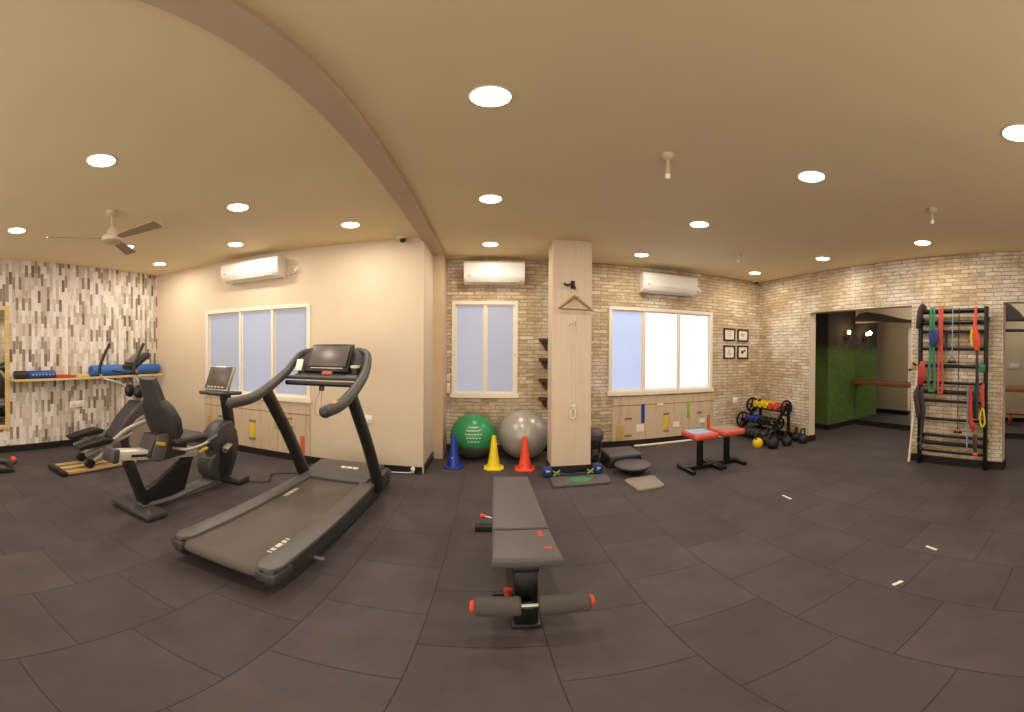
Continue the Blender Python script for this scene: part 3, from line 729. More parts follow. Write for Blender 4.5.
# ------------------------------------------------------------------ weight bench
wx = .158
t = thing('weight_bench', 'flat grey padded weight bench with foam leg rollers in mid floor', 'weight bench', (wx, 2.1, 0))
MB().prism([(.013, 1.91), (.303, 1.91), (.298, 2.3), (.285, 2.81), (.022, 2.81), (.014, 2.3)], .39, .45, 'Z', .018, 3).build('backrest', 'vinyl', t)
sp_ = MB().prism([(.008, 1.575), (.315, 1.575), (.305, 1.895), (.013, 1.895)], .385, .45, 'Z', .022, 3).build('seat', 'vinyl', t)
mk = MB()
for i in range(3): mk.box(.235, .258, 1.80 + i * .022, 1.814 + i * .022, .4495, .4512)
for i in range(3): mk.box(.245 + i * .012, .253 + i * .012, 1.66, 1.685, .4495, .4512)
mk.build('logo', 'orange', sp_, smooth=False)
MB().box(.10, .215, 1.60, 2.72, .345, .385, .008).build('pad_support', 'dark', t)
MB().bar((wx, 1.64, .37), (wx, 1.60, .03), .10, .06).bar((wx, 1.60, .03), (wx, 2.75, .03), .06, .05).bar((wx, 2.35, .36), (wx, 2.72, .06), .06, .045).build('frame', 'black_metal', t)
MB().box(-.106, .42, 2.73, 2.785, .0, .055, .006).build('rear_foot', 'dark', t)
MB().box(.095, .221, 1.56, 1.66, 0, .03, .006).build('front_foot', 'dark', t)
MB().cyl((-.045, 2.84, .09), (.05, 2.79, .09), .009).build('adjuster_pin', 'steel', t)
MB().lathe([(.001, -.022), (.02, -.018), (.022, .0), (.014, .018), (.001, .02)], (-.05, 2.84, .09), 'X').build('adjuster_knob', 'orange', t)
RY, RZ = 1.475, .235
MB().cyl((-.075, RY, RZ - .006), (.415, RY, RZ + .006), .011).build('roller_axle', 'steel', t)
MB().bar((wx, 1.60, .14), (wx, RY, RZ), .045, .04).build('roller_bracket', 'black_metal', t)
for x0, x1 in ((-.055, .125), (.195, .40)):
    MB().lathe([(.001, x0), (.044, x0), (.051, x0 + .008), (.051, x1 - .008), (.044, x1), (.001, x1)], (0, RY, RZ), 'X').build('foam_roller', 'foam', t)
for x0, sg in ((-.055, -1), (.40, 1)):
    MB().lathe([(.001, 0), (.03, 0), (.033, sg * .008), (.026, sg * .02), (.001, sg * .021)], (x0, RY, RZ), 'X').build('roller_cap', 'orange', t)
MB().cyl((.015, 1.72, .115), (.13, 1.72, .115), .012).build('lock_lever', 'black_metal', t); MB().lathe([(.001, -.03), (.017, -.026), (.02, .012), (.001, .016)], (.085, 1.70, .165), 'Z').build('lock_knob', 'orange', t)

# ------------------------------------------------------------------ gym balls and cones
def gymball(x, y, r, m_, label):
    t = thing('gym_ball', label, 'gym ball', (x, y, r))
    MB().ball((x, y, r), r, (1, 1, 1), 48, 28).build('ball', m_, t)
    MB().lathe([(.001, 0), (.012, 0), (.012, .006), (.001, .007)], (x + r * .63, y - r * .74, r + .02), 'Y').build('valve_plug', 'dark', t)
    return t
gb = gymball(-.215, 4.88, .298, 'ball_green', 'green and grey gym ball against the brick wall, left of the silver one')
pm = MB()
for r_ in range(5):
    for c_ in range(6 - abs(r_ - 2)):
        az_ = math.radians(-87 + (c_ - (5 - abs(r_ - 2)) / 2) * 7.5); el_ = math.radians(-2 + r_ * 9)
        d_ = Vector((math.cos(az_) * math.cos(el_), math.sin(az_) * math.cos(el_), math.sin(el_)))
        pm.obox(Vector((-.215, 4.88, .298)) + d_ * .298, (.026, .004, .012), d_.to_track_quat('-Y', 'Z').to_matrix())
pm.build('white_print', 'print', gb, smooth=False)
gymball(.432, 4.865, .325, 'ball_silver', 'shiny silver gym ball beside the green one, next to the pillar')
def cone(x, y, m_, label):
    t = thing('traffic_cone', label, 'cone', (x, y, 0))
    hb = .115
    MB().prism([(x - hb, y - hb * .55), (x - hb * .55, y - hb), (x + hb * .55, y - hb), (x + hb, y - hb * .55), (x + hb, y + hb * .55), (x + hb * .55, y + hb), (x - hb * .55, y + hb), (x - hb, y + hb * .55)], .0, .022, 'Z', .006).build('base', m_, t)
    MB().lathe([(.082, .02), (.075, .04), (.052, .18), (.024, .405), (.019, .41), (.014, .41), (.014, .38), (.001, .38)], (x, y, 0)).build('body', m_, t)
    return t
c1 = cone(-.425, 4.45, 'cone_blue', 'blue training cone in front of the green gym ball')
MB().obox((-.44, 4.392, .13), (.02, .004, .016), Euler((.1, 0, 0)), .001).build('white_label', 'paper', c1)
cone(.045, 4.42, 'cone_yellow', 'yellow training cone between the two gym balls')
cone(.405, 4.37, 'cone_red', 'orange-red training cone in front of the silver gym ball')

# ------------------------------------------------------------------ things on and around the pillar
t = thing('wall_hook', 'dark metal hook screwed high on the pillar', 'hook', (.905, PY0, 2.16))
MB().box(.885, .935, PY0 - .012, PY0, 2.12, 2.215, .004).build('plate', 'brown', t)
MB().tube([(.905, PY0 - .01, 2.18), (.88, PY0 - .05, 2.165), (.83, PY0 - .055, 2.155), (.80, PY0 - .05, 2.175)], .014, 8).tube([(.915, PY0 - .01, 2.14), (.92, PY0 - .045, 2.115), (.925, PY0 - .06, 2.14)], .010, 8).build('prong', 'brown', t)
t = thing('clothes_hanger', 'brown wooden clothes hanger hanging on the pillar hook', 'hanger', (.925, PY0 - .05, 1.98))
hy = PY0 - .055
MB().tube([(.745, hy, 1.888), (.80, hy, 1.925), (.88, hy, 1.985), (.925, hy, 2.02), (.97, hy, 1.99), (1.06, hy, 1.925), (1.125, hy, 1.875)], [.011, .014, .016, .02, .016, .014, .011], 10, True, (.8, 1)).build('shoulder', 'hanger_wood', t)
MB().cyl((.75, hy, 1.885), (1.12, hy, 1.878), .008).build('trouser_bar', 'hanger_wood', t)
MB().tube([(.925, hy, 2.02), (.925, hy, 2.07), (.945, hy, 2.095), (.945, hy, 2.12), (.922, hy, 2.127), (.905, hy, 2.115)], .0035, 6).build('wire_hook', 'steel', t)
t = thing('pull_cord', 'thin cream pull cord with a handle hanging down the pillar', 'pull cord', (.935, PY0, 1.75))
MB().cyl((.935, PY0 - .006, 1.82), (.922, PY0 - .006, .83), .006, seg=8).build('cord', 'rope', t)
MB().tube([(.86, PY0 - .05, 1.71), (.92, PY0 - .03, 1.735), (.95, PY0 - .004, 1.78), (.96, PY0 - .01, 1.72), (.93, PY0 - .03, 1.66)], .008, 8).build('top_hook', 'offwhite', t)
MB().obox((.925, PY0 - .02, .80), (.05, .03, .04), Euler((0, .2, 0)), .006).build('clip', 'rope', t)
MB().tube([(.90, PY0 - .02, .75), (.895, PY0 - .02, .67), (.94, PY0 - .02, .665), (.945, PY0 - .02, .76)], .009, 8, closed=True, n=3).build('handle', 'rope', t)

def ankle(x, y, label):
    t = thing('ankle_weight', label, 'ankle weight', (x, y, 0))
    MB().box(x - .05, x + .05, y - .10, y + .06, 0, .11, .03, 3).build('pouch', 'navy', t)
    MB().box(x - .052, x + .052, y - .04, y - .01, .004, .114, .012).build('strap', 'blue', t)
    MB().obox((x + (.0), y - .09, .075), (.05, .03, .03), Euler((.5, 0, .3)), .006).build('buckle', 'pcb', t)
ankle(.625, 4.12, 'navy blue ankle weight at the left foot of the pillar')
ankle(1.195, 4.13, 'navy blue ankle weight at the right foot of the pillar')
t = thing('resistance_tube', 'blue and yellow-green resistance tube lying along the pillar foot', 'resistance tube', (.91, 4.07, 0))
MB().tube([(.70, 4.05, .045), (.76, 4.07, .035), (.86, 4.05, .02), (.96, 4.07, .02), (1.05, 4.05, .03), (1.12, 4.06, .045)], .012, 8).build('tube', 'navy', t)
for x in (.72, 1.10):
    for a in (.6, -.6): MB().obox((x, 4.035, .05), (.10, .014, .016), Euler((0, a, .3)), .004).build('clip', 'strip_green', t)
t = thing('exercise_mat', 'small black foam mat with a green print in front of the pillar', 'mat', (.92, 3.86, 0))
MB().prism([(.625, 3.71), (.64, 3.69), (1.20, 3.69), (1.225, 3.71), (1.27, 3.93), (1.25, 3.985), (.66, 3.985), (.635, 3.96)], 0, .028, 'Z', .006).build('pad', 'vinyl', t)
mk = MB()
for i, (a, l_) in enumerate(((3.77, .12), (3.80, .22), (3.83, .28), (3.86, .24), (3.89, .16))): mk.box(.93 - l_ / 2 + .03 * (i % 2), .93 + l_ / 2, a, a + .022, .0275, .0295)
mk.build('green_print', 'greenmark', t, smooth=False)
# small corner shelves behind the pillar
for z, n_ in ((1.55, 'topmost'), (1.28, 'second from the top'), (1.0, 'third from the top'), (.74, 'lowest')):
    q = MB().box(.665, .95, YK - .115, YK, z, z + .04).prism([(.69, z + .002), (.78, z + .002), (.78, z - .13), (.74, z - .10)], YK - .03, YK - .008, 'Y')
    solo(q, 'wall_shelf', 'shelf_brown', (.8, YK, z), 'small dark wooden shelf on the brick behind the pillar, %s' % n_, 'shelf', smooth=False)
for z, a, n_ in ((1.10, .05, 'white'), (.885, .075, 'yellowish')):
    pass
t = thing('switch_box', 'ivory switch box on the brick beside the two-pane window', 'switch box', (-.575, YK, .95))
MB().box(-.598, -.552, YK - .03, YK, .83, .97, .004).build('box', 'rope', t)
MB().box(-.598, -.552, YK - .025, YK, .99, 1.09, .004).build('switch_plate', 'offwhite', t)

# ------------------------------------------------------------------ step, balance disc, board, medicine ball, pole
t = thing('medicine_ball', 'black medicine ball on a ring stand behind the pillar', 'medicine ball', (1.40, 4.90, 0))
MB().ball((1.40, 4.90, .27), .115).build('ball', 'vinyl', t)
MB().ring((1.40, 4.90, .275), .1145, .004, 'Z').build('seam', 'dark', t)
t = thing('ball_stand', 'low black ring stand holding the medicine ball', 'stand', (1.40, 4.90, 0))
MB().ring((1.40, 4.90, .16), .085, .012, 'Z').build('ring', 'dark', t)
for a in range(4):
    an = PI / 4 + a * PI / 2
    MB().bar((1.40 + .085 * math.cos(an), 4.90 + .085 * math.sin(an), .16), (1.40 + .11 * math.cos(an), 4.90 + .11 * math.sin(an), 0), .02, .02).build('leg', 'dark', t)
def dumbbell_proto(x, y, z, m_, ln, r, label, group, rot):
    """hex dumbbell along local Y, origin in the middle of its handle"""
    t = thing('dumbbell', label, 'dumbbell', (x, y, z), group)
    MB().cyl((x, y - ln * .5, z), (x, y + ln * .5, z), .014).build('handle', 'steel', t)
    for s_ in (-1, 1):
        y0 = y + s_ * ln * .28; y1 = y + s_ * ln * .5
        MB().tube([(x, y0, z), (x, y1, z)], [r, r * .93], 6, False).build('head', m_, t)
    t.rotation_euler = rot
    return t
dumbbell_proto(1.25, 4.62, .05, 'iron', .22, .055, 'black hexagonal dumbbell on the floor between pillar and step', None, (0, 0, .5))
t = thing('aerobic_step', 'grey-topped black step platform beyond the round wobble board', 'step platform', (1.58, 4.4, 0))
MB().prism([(1.36, .0), (1.40, .13), (1.78, .13), (1.82, .0)], 4.22, 4.60, 'Y', .01).build('base', 'dark', t)
MB().box(1.38, 1.79, 4.20, 4.615, .13, .165, .012).build('tread', 'vinyl', t)
t = thing('wobble_board', 'round grey wobble board on a dark dome beside the step', 'wobble board', (1.585, 3.99, 0))
MB().lathe([(.001, 0), (.09, 0), (.13, .02), (.15, .06), (.13, .085), (.001, .085)], (1.585, 3.99, 0)).build('dome', 'dark', t)
MB().lathe([(.001, .082), (.195, .082), (.208, .092), (.208, .108), (.197, .116), (.001, .118)], (1.585, 3.99, 0), seg=48).build('board', 'vinyl', t)
q = MB().prism([(1.375, 3.70), (1.395, 3.40), (1.43, 3.375), (1.66, 3.39), (1.705, 3.43), (1.735, 3.74), (1.70, 3.765), (1.42, 3.745)], 0, .026, 'Z', .006)
solo(q, 'balance_pad', 'taupe', (1.56, 3.57, 0), 'flat taupe balance pad lying on the floor nearest the camera, by the wobble board', 'balance pad')
q = MB().cyl((2.05, 5.12, .018), (4.0, 5.13, .018), .017, seg=12)
solo(q, 'gym_stick', 'rope', (3.0, 5.125, .018), 'long cream stick lying on the floor along the brick wall', 'stick')
q = MB().cyl((4.33, 2.175, .012), (4.415, 2.10, 1.22), .015, seg=12)
solo(q, 'wooden_pole', 'rope', (4.37, 2.14, .6), 'pale wooden pole leaning beside the wall bars', 'pole')

# ------------------------------------------------------------------ red stools
def stool(cx, cy, hw, label, kind):
    t = thing('stool', label, 'stool', (cx, cy, 0))
    ct_ = MB().obox((cx, cy, .435), (.33, .36, .075), None, .03, 3).build('cushion', 'red_vinyl', t)
    if kind: MB().obox((cx - .015, cy + .01, .474), (.25, .26, .006), None, .002).build('top_print', 'pcb', ct_); 
    else: MB().lathe([(.001, 0), (.14, 0), (.142, .003), (.138, .006), (.001, .007)], (cx, cy, .472)).build('top_pad', 'taupe', ct_)
    MB().box(cx - .03, cx + .03, cy - .03, cy + .03, .05, .40, .006).box(cx - .09, cx + .09, cy - .1, cy + .1, .392, .40).build('post', 'black_metal', t)
    MB().box(cx - hw, cx + hw, cy - .025, cy + .025, .01, .055, .006).build('crossbar', 'black_metal', t)
    for s_ in (-1, 1): MB().box(cx + s_ * hw - .025, cx + s_ * hw + .025, cy - .19, cy + .19, 0, .045, .008).build('foot', 'black_metal', t)
    return t
stool(2.345, 3.79, .185, 'red cushioned stool with a blue-grey print on top, left of the pair', True)
stool(2.745, 3.81, .15, 'red cushioned stool with a round grey top pad, right of the pair', False)

# ------------------------------------------------------------------ dumbbell rack, dumbbells, kettlebells
t = thing('dumbbell_rack', 'black three-tier dumbbell rack with spoked wheel ends in the brick corner', 'dumbbell rack', (4.2, 4.7, 0))
tiers = [(4.27, .515), (4.09, .30), (3.94, .11)]
for y in (4.36, 5.06):
    MB().bar((4.36, y, .58), (3.86, y, .03), .04, .05).bar((4.40, y, .02), (3.84, y, .02), .04, .035).bar((4.38, y, .02), (4.37, y, .60), .04, .04).build('side_frame', 'black_metal', t)
for x, z in tiers:
    MB().obox((x, 4.71, z - .045), (.15, .66, .012), None, .003).build('tray', 'black_metal', t)
for (x, z, y, r_) in ((4.26, .535, 4.30, .115), (4.22, .51, 5.10, .115), (3.98, .28, 5.06, .12), (4.13, .30, 4.31, .085)):
    w_ = MB().ring((x, y, z), r_, .018, 'Y').cyl((x, y - .02, z), (x, y + .02, z), .03)
    for k in range(5):
        an = 2 * PI * k / 5 + .3
        w_.bar((x, y, z), (x + r_ * math.cos(an), y, z + r_ * math.sin(an)), .02, .015, .002)
    w_.build('wheel_end', 'black_metal', t)
proto = {}
def put_db(x, y, z, m_, k_, label, group):
    if m_ not in proto:
        proto[m_] = dumbbell_proto(x, y, z, m_, .18 * k_, .05 * k_, label, group, (0, 0, PI / 2))
    else: dup(proto[m_], (x, y, z), None, label, group)
for i in range(3): put_db(4.27, 4.965 - i * .127, .545, 'yellow', 1.18, 'yellow hexagonal dumbbell on the top tray of the rack', 'yellow dumbbells on the rack')
for i in range(2): put_db(4.27, 4.583 - i * .127, .545, 'orange', 1.18, 'orange-red hexagonal dumbbell on the top tray of the rack', 'red dumbbells on the rack')
for i in range(3): put_db(4.09, 4.975 - i * .103, .32, 'blue', 1., 'blue hexagonal dumbbell on the middle tray of the rack', 'blue dumbbells on the rack')
for i in range(3): put_db(4.09, 4.666 - i * .103, .32, 'iron', 1., 'black hexagonal dumbbell on the middle tray of the rack', 'black dumbbells on the middle tray')
for i in range(6): put_db(3.94, 4.975 - i * .103, .13, 'char', 1., 'charcoal hexagonal dumbbell on the lowest tray of the rack', 'charcoal dumbbells on the lowest tray')
def kettle(x, y, r, m_, label, rot=0):
    t = thing('kettlebell', label, 'kettlebell', (x, y, 0))
    MB().lathe([(.001, 0), (r * .62, 0), (r * .9, r * .35), (r, r * .85), (r * .88, r * 1.4), (r * .5, r * 1.8), (.001, r * 1.92)], (x, y, 0)).build('body', m_, t)
    MB().tube([(x - r * .55, y, r * 1.55), (x - r * .72, y, r * 2.2), (x - r * .45, y, r * 2.75), (x + r * .45, y, r * 2.75), (x + r * .72, y, r * 2.2), (x + r * .55, y, r * 1.55)], r * .17, 10).build('handle', 'iron', t)
    t.rotation_euler = (0, 0, rot)
kettle(3.62, 4.24, .078, 'yellow', 'small yellow kettlebell at the left end of the kettlebell row', .3)
kettle(3.83, 4.26, .088, 'iron', 'black kettlebell standing just behind the nearest one, beside the yellow', .5)
kettle(3.75, 4.06, .094, 'iron', 'nearest black kettlebell in the row, right of the yellow one', .2)
kettle(4.02, 4.04, .082, 'iron', 'black kettlebell alone in the middle of the row', .4)
kettle(4.36, 4.17, .078, 'iron', 'black kettlebell touching the brick wall, rear of the end pair', .5)
kettle(4.32, 3.99, .082, 'iron', 'black kettlebell nearest the passage opening, front of the end pair', .2)

# ------------------------------------------------------------------ panels under the windows
def panel(x0, x1, z0, z1, y, label, flip, pieces):
    t = thing('wall_panel', label, 'wall panel', ((x0 + x1) / 2, y, z0))
    MB().box(x0, x1, y - .014, y, z0, z1).build('board', 'plank_panel', t, smooth=False)
    MB().box(x0, x1, y - .017, y - .013, z1 - .125, z1 - .115).build('seam', 'darkmark', t, smooth=False)
    for x, za, zb, w_, m_, nm in pieces:
        MB().box(x - w_ / 2, x + w_ / 2, y - .022, y - .013, za, zb, .002).build(nm, m_, t, smooth=False)
W_ = .05
panel(1.735, 3.47, .095, .745, YK, 'pale wooden activity panel below the bright three-pane window', 0,
      [(2.215, .345, .635, .055, 'blue', 'colour_strip'), (2.60, .25, .43, .06, 'yellow', 'colour_strip'), (2.99, .38, .64, .05, 'strip_green', 'colour_strip'), (3.37, .14, .39, .055, 'strip_red', 'colour_strip'), (1.85, .11, .34, .11, 'strip_orange', 'colour_strip'),
       (2.17, .215, .325, .12, 'paper', 'white_tile'), (2.78, .24, .325, .10, 'paper', 'white_tile'), (3.25, .27, .34, .10, 'paper', 'white_tile'), (2.5, .60, .63, .10, 'paper', 'white_tile'),
       (1.98, .41, .44, .11, 'darkmark', 'slot'), (1.98, .15, .18, .11, 'darkmark', 'slot'), (2.60, .45, .48, .09, 'darkmark', 'slot'), (2.60, .18, .21, .09, 'darkmark', 'slot'), (3.2, .43, .46, .09, 'darkmark', 'slot'), (3.2, .16, .19, .09, 'darkmark', 'slot')])
panel(-3.86, -2.12, .09, .735, YB, 'pale wooden activity panel below the window behind the treadmill', 0,
      [(-2.98, .23, .44, .075, 'yellow', 'colour_strip'), (-2.98, .44, .475, .10, 'darkmark', 'slot'), (-2.98, .195, .23, .10, 'darkmark', 'slot'), (-2.60, .40, .60, .05, 'strip_green', 'colour_strip'), (-2.22, .10, .34, .06, 'strip_red', 'colour_strip'), (-3.75, .15, .45, .10, 'strip_orange', 'colour_strip'),
       (-2.40, .42, .455, .09, 'darkmark', 'slot'), (-2.40, .54, .56, .07, 'darkmark', 'slot'), (-2.40, .29, .31, .06, 'darkmark', 'slot'), (-2.40, .18, .215, .09, 'darkmark', 'slot'), (-3.55, .45, .48, .09, 'darkmark', 'slot')])

# ------------------------------------------------------------------ pictures, sockets
def picture(x0, x1, z0, z1, label, kind):
    cx, cz = (x0 + x1) / 2, (z0 + z1) / 2
    t = thing('picture_frame', label, 'picture', (cx, YK, cz)); w_ = .026
    MB().box(x0, x0 + w_, YK - .02, YK, z0 + w_, z1 - w_).box(x1 - w_, x1, YK - .02, YK, z0 + w_, z1 - w_).box(x0, x1, YK - .02, YK, z0, z0 + w_).box(x0, x1, YK - .02, YK, z1 - w_, z1).build('frame', 'frame_dark', t, smooth=False)
    sh_ = MB().box(x0 + w_ * .8, x1 - w_ * .8, YK - .010, YK - .002, z0 + w_ * .8, z1 - w_ * .8).build('sheet', 'paper', t, smooth=False)
    mk = MB()
    if kind == 0:
        for i in range(4): mk.box(cx - .05, cx + .05 - .012 * (i % 2), YK - .0112, YK - .0095, cz + .045 - i * .03, cz + .055 - i * .03)
    elif kind == 1:
        for i in range(3): mk.box(cx - .035 + .025 * i, cx - .02 + .025 * i, YK - .0112, YK - .0095, cz - .02, cz + .035)
        mk.box(cx - .03, cx + .03, YK - .0112, YK - .0095, cz - .065, cz - .06)
    elif kind == 2:
        for i in range(5): mk.box(cx - .02 - .006 * i, cx + .02 + .006 * i, YK - .0112, YK - .0095, cz + .03 - i * .02, cz + .038 - i * .02)
    else:
        mk.lathe([(.001, YK - .0112), (.03, YK - .0112), (.03, YK - .0095), (.001, YK - .0095)], (cx - .012, 0, cz), 'Y').box(cx + .01, cx + .06, YK - .0112, YK - .0095, cz + .01, cz + .04)
    mk.build('print', 'grey_vent' if kind != 3 else 'purple', sh_, smooth=False)
picture(3.665, 3.905, 1.615, 1.83, 'small dark-framed picture with lines of writing, upper left of four', 0)
picture(3.955, 4.195, 1.61, 1.825, 'small dark-framed picture with a faint figure, upper right of four', 1)
picture(3.665, 3.905, 1.31, 1.542, 'small dark-framed picture with a pale drawing, lower left of four', 2)
picture(3.955, 4.195, 1.31, 1.542, 'small dark-framed picture with a dark blot, lower right of four', 3)
def outlet(axis, c, w_, h_, label, n=1):
    t = thing('power_outlet', label, 'power outlet', c)
    x, y, z = c
    if axis == 'Y':
        MB().box(x - w_ / 2, x + w_ / 2, y - .014, y, z - h_ / 2, z + h_ / 2, .004).build('plate', 'white', t)
        MB().box(x + w_ * .1, x + w_ * .3, y - .019, y - .012, z - h_ * .2, z + h_ * .1, .002).build('switch', 'offwhite', t)
    else:
        s_ = 1 if x < 0 else -1
        MB().box(x, x + s_ * .014, y - w_ / 2, y + w_ / 2, z - h_ / 2, z + h_ / 2, .004).build('plate', 'white', t)
        for i in range(n): MB().cyl((x + s_ * .012, y - w_ * .22 + i * w_ * .44, z), (x + s_ * .03, y - w_ * .22 + i * w_ * .44, z), .03).build('socket_face', 'offwhite', t)
    return t
outlet('Y', (-1.385, YB, .615), .11, .09, 'white outlet on the cream wall right of the treadmill handrail')
outlet('Y', (3.92, YK, .60), .10, .10, 'white outlet on the brick wall under the four pictures')
outlet('X', (XL, 2.59, .625), .24, .10, 'white double outlet on the plank wallpaper under the gold shelf', 2)
q = thing('night_light', 'small white plug-in device low on the skirting at the wall corner', 'plug-in device', (-.85, YB, .06))
MB().ball((-.845, YB - .03, .062), .03, (.85, .5, 1)).build('cover', 'white', q); MB().box(-.855, -.835, YB - .03, YB - .018, .012, .035).build('prong', 'white', q)
solo(MB().tube([(-1.35, YB - .035, .012), (-1.1, YB - .04, .012), (-.9, YB - .035, .016), (-.86, YB - .035, .03)], .006, 6), 'power_cable', 'white', (-1.1, YB - .04, .01), 'thin white cord along the skirting behind the treadmill', 'cord')
solo(MB().tube([(-2.35, 3.13, .01), (-2.15, 3.25, .01), (-2.25, 3.5, .01), (-1.95, 3.75, .01), (-2.05, 4.0, .01), (-2.15, 4.08, .01)], .006, 6), 'power_cable', 'dark', (-2.1, 3.6, .01), 'thin black cord on the floor between the bike foot and the cream wall', 'cord')

# ------------------------------------------------------------------ left wall: mirror, shelf and rolls
t = thing('wall_mirror', 'tall mirror in a gold wooden frame at the left edge', 'mirror', (XL, .9, 1.2))
f_ = MB(); y0, y1, z0, z1 = .25, 1.545, .34, 2.03; w_ = .055
f_.box(XL, XL + .035, y0, y0 + w_, z0 + w_, z1 - w_).box(XL, XL + .035, y1 - w_, y1, z0 + w_, z1 - w_).box(XL, XL + .035, y0, y1, z0, z0 + w_).box(XL, XL + .035, y0, y1, z1 - w_, z1)
f_.build('frame', 'gold', t, smooth=False)
MB().box(XL + .004, XL + .012, y0 + w_ * .8, y1 - w_ * .8, z0 + w_ * .8, z1 - w_ * .8).build('glass', 'mirror', t, smooth=False)
t = thing('wall_shelf', 'long narrow gold wooden shelf along the plank wallpaper', 'shelf', (XL, 2.8, 1.02))
MB().box(XL, XL + .22, 1.56, 4.08, 1.005, 1.035, .003).build('plank', 'gold', t, smooth=False)
for y in (1.9, 2.9, 3.9): MB().prism([(XL, 1.004), (XL + .12, 1.004), (XL, .97)], y - .008, y + .008, 'Y').build('bracket', 'gold', t, smooth=False)
SZ = 1.036
def roll(y0, y1, r, m_, name, label, cat, spiral=True):
    t = thing(name, label, cat, (XL + .12, (y0 + y1) / 2, SZ))
    MB().lathe([(r * .25, y0 + .004), (r * .94, y0), (r, y0 + .01), (r, y1 - .01), (r * .94, y1), (r * .25, y1 - .004)], (XL + .12, 0, SZ + r), 'Y', 32).build('roll', m_, t)
    MB().lathe([(.001, y0 + .002), (r * .25, y0 + .002), (r * .25, y0 + .03), (.001, y0 + .03)], (XL + .12, 0, SZ + r), 'Y').build('core', 'dark', t)
    return t
roll(2.76, 4.03, .082, 'foam_blue', 'foam_roller', 'long blue foam roller on the right half of the gold shelf', 'foam roller')
roll(1.58, 1.76, .056, 'brown', 'mat_roll', 'short dark roll at the left end of the gold shelf', 'roll')
r_ = roll(1.775, 2.17, .055, 'blue', 'mat_roll', 'bright blue patterned roll between the dark roll and the red block', 'roll')
mk = MB()
for i in range(7):
    mk.box(XL + .174, XL + .1765, 1.82 + i * .05, 1.845 + i * .05, SZ + .045, SZ + .062)
    mk.box(XL + .11, XL + .14, 1.81 + i * .05, 1.84 + i * .05, SZ + .1085, SZ + .1115)
mk.build('pale_print', 'pcb', r_, smooth=False)
q = MB().prism([(2.18, SZ), (2.18, SZ + .045), (2.45, SZ + .035), (2.47, SZ)], XL + .05, XL + .18, 'X', .008)
solo(q, 'foam_wedge', 'red', (XL + .12, 2.32, SZ), 'low red foam wedge on the gold shelf right of the blue patterned roll', 'foam wedge')
q = MB().box(XL + .05, XL + .18, 2.50, 2.70, SZ, SZ + .042, .008)
solo(q, 'yoga_block', 'gold', (XL + .12, 2.6, SZ), 'tan block on the gold shelf between the red wedge and the long blue roller', 'block')
# stepper at the left edge
t = thing('mini_stepper', 'dark stepper machine with an orange tip cut off at the left edge', 'stepper', (-4.3, 1.05, 0))
MB().prism([(.80, .01), (.75, .04), (1.05, .07), (1.28, .05), (1.34, .02), (1.30, .0), (.85, 0)], -4.52, -4.06, 'X', .012).build('base', 'dark', t)
MB().tube([(-4.45, .8, .14), (-4.40, 1.1, .10), (-4.33, 1.30, .075), (-4.25, 1.39, .06)], .035, 12, True, (1.6, .6)).build('pedal', 'char', t)
MB().ball((-4.30, 1.385, .095), .038, (1.5, .8, .9)).build('tip', 'orange', t)
MB().tube([(-4.15, .8, .10), (-4.12, 1.05, .08), (-4.12, 1.22, .06)], .035, 12, True, (1.6, .6)).build('pedal', 'char', t)

# ------------------------------------------------------------------ wall bars and what hangs on them
WX, YA, YC = 4.375, 2.045, 1.185
t = thing('wall_bars', 'tall black metal wall bars on the brick pier between the two openings', 'wall bars', (WX, 1.6, 0))
for y in (YA, YC):
    MB().box(WX - .03, WX + .03, y - .022, y + .022, 0, 2.0, .005).build('upright', 'black_metal', t)
    for z in (.35, 1.85): MB().box(WX + .02, XR - .002, y - .02, y + .02, z - .03, z + .03, .003).build('wall_bracket', 'black_metal', t)
for z, r in ((1.955, .03), (1.812, .026), (1.70, .018), (1.487, .02), (1.275, .022), (1.065, .018), (.953, .026), (.838, .018), (.607, .018), (.395, .018), (.295, .024), (.187, .017)):
    MB().cyl((WX, YA, z), (WX, YC, z), r, seg=12).build('rung', 'black_metal', t)
hx = WX - .045
def band(y, z0, z1, wtop, wbot, wd, m_, label, x=hx):
    pts = [(x - .008, y - wtop, z1), (x + .03, y, z1 + .035), (x - .008, y + wtop, z1), (x - .01, y + wtop * .8, (z0 * .4 + z1 * .6)), (x - .012, y + wbot, z0 + .05), (x - .012, y, z0), (x - .012, y - wbot, z0 + .05), (x - .01, y - wtop * .8, (z0 * .4 + z1 * .6))]
    q = MB().tube(pts, wd, 8, True, (.35, 1.), closed=True, n=4)
    return solo(q, 'resistance_band', m_, (x, y, z1), label, 'resistance band')
band(1.865, .97, 1.96, .022, .042, .018, 'green', 'long green resistance band hanging over the top rung of the wall bars')
band(1.75, .95, 1.97, .018, .03, .016, 'pinkred', 'long coral-red resistance band hanging next to the green one')
q = MB().tube([(hx - .06, 1.845, 1.70), (hx - .065, 1.845, 1.60), (hx - .06, 1.82, 1.54), (hx - .065, 1.79, 1.60), (hx - .06, 1.80, 1.70)], .034, 10, True, (.5, 1), closed=True, n=4)
solo(q, 'resistance_band', 'navy', (hx, 1.81, 1.62), 'folded blue band on the third rung behind the green and coral bands', 'resistance band')
q = MB().tube([(hx - .015, 1.675, 1.70), (hx - .01, 1.675, 1.60), (hx - .012, 1.68, 1.47)], .02, 8, True, (.5, 1))
solo(q, 'black_strap', 'dark', (hx, 1.73, 1.6), 'short black strap right of the folded blue band', 'strap')
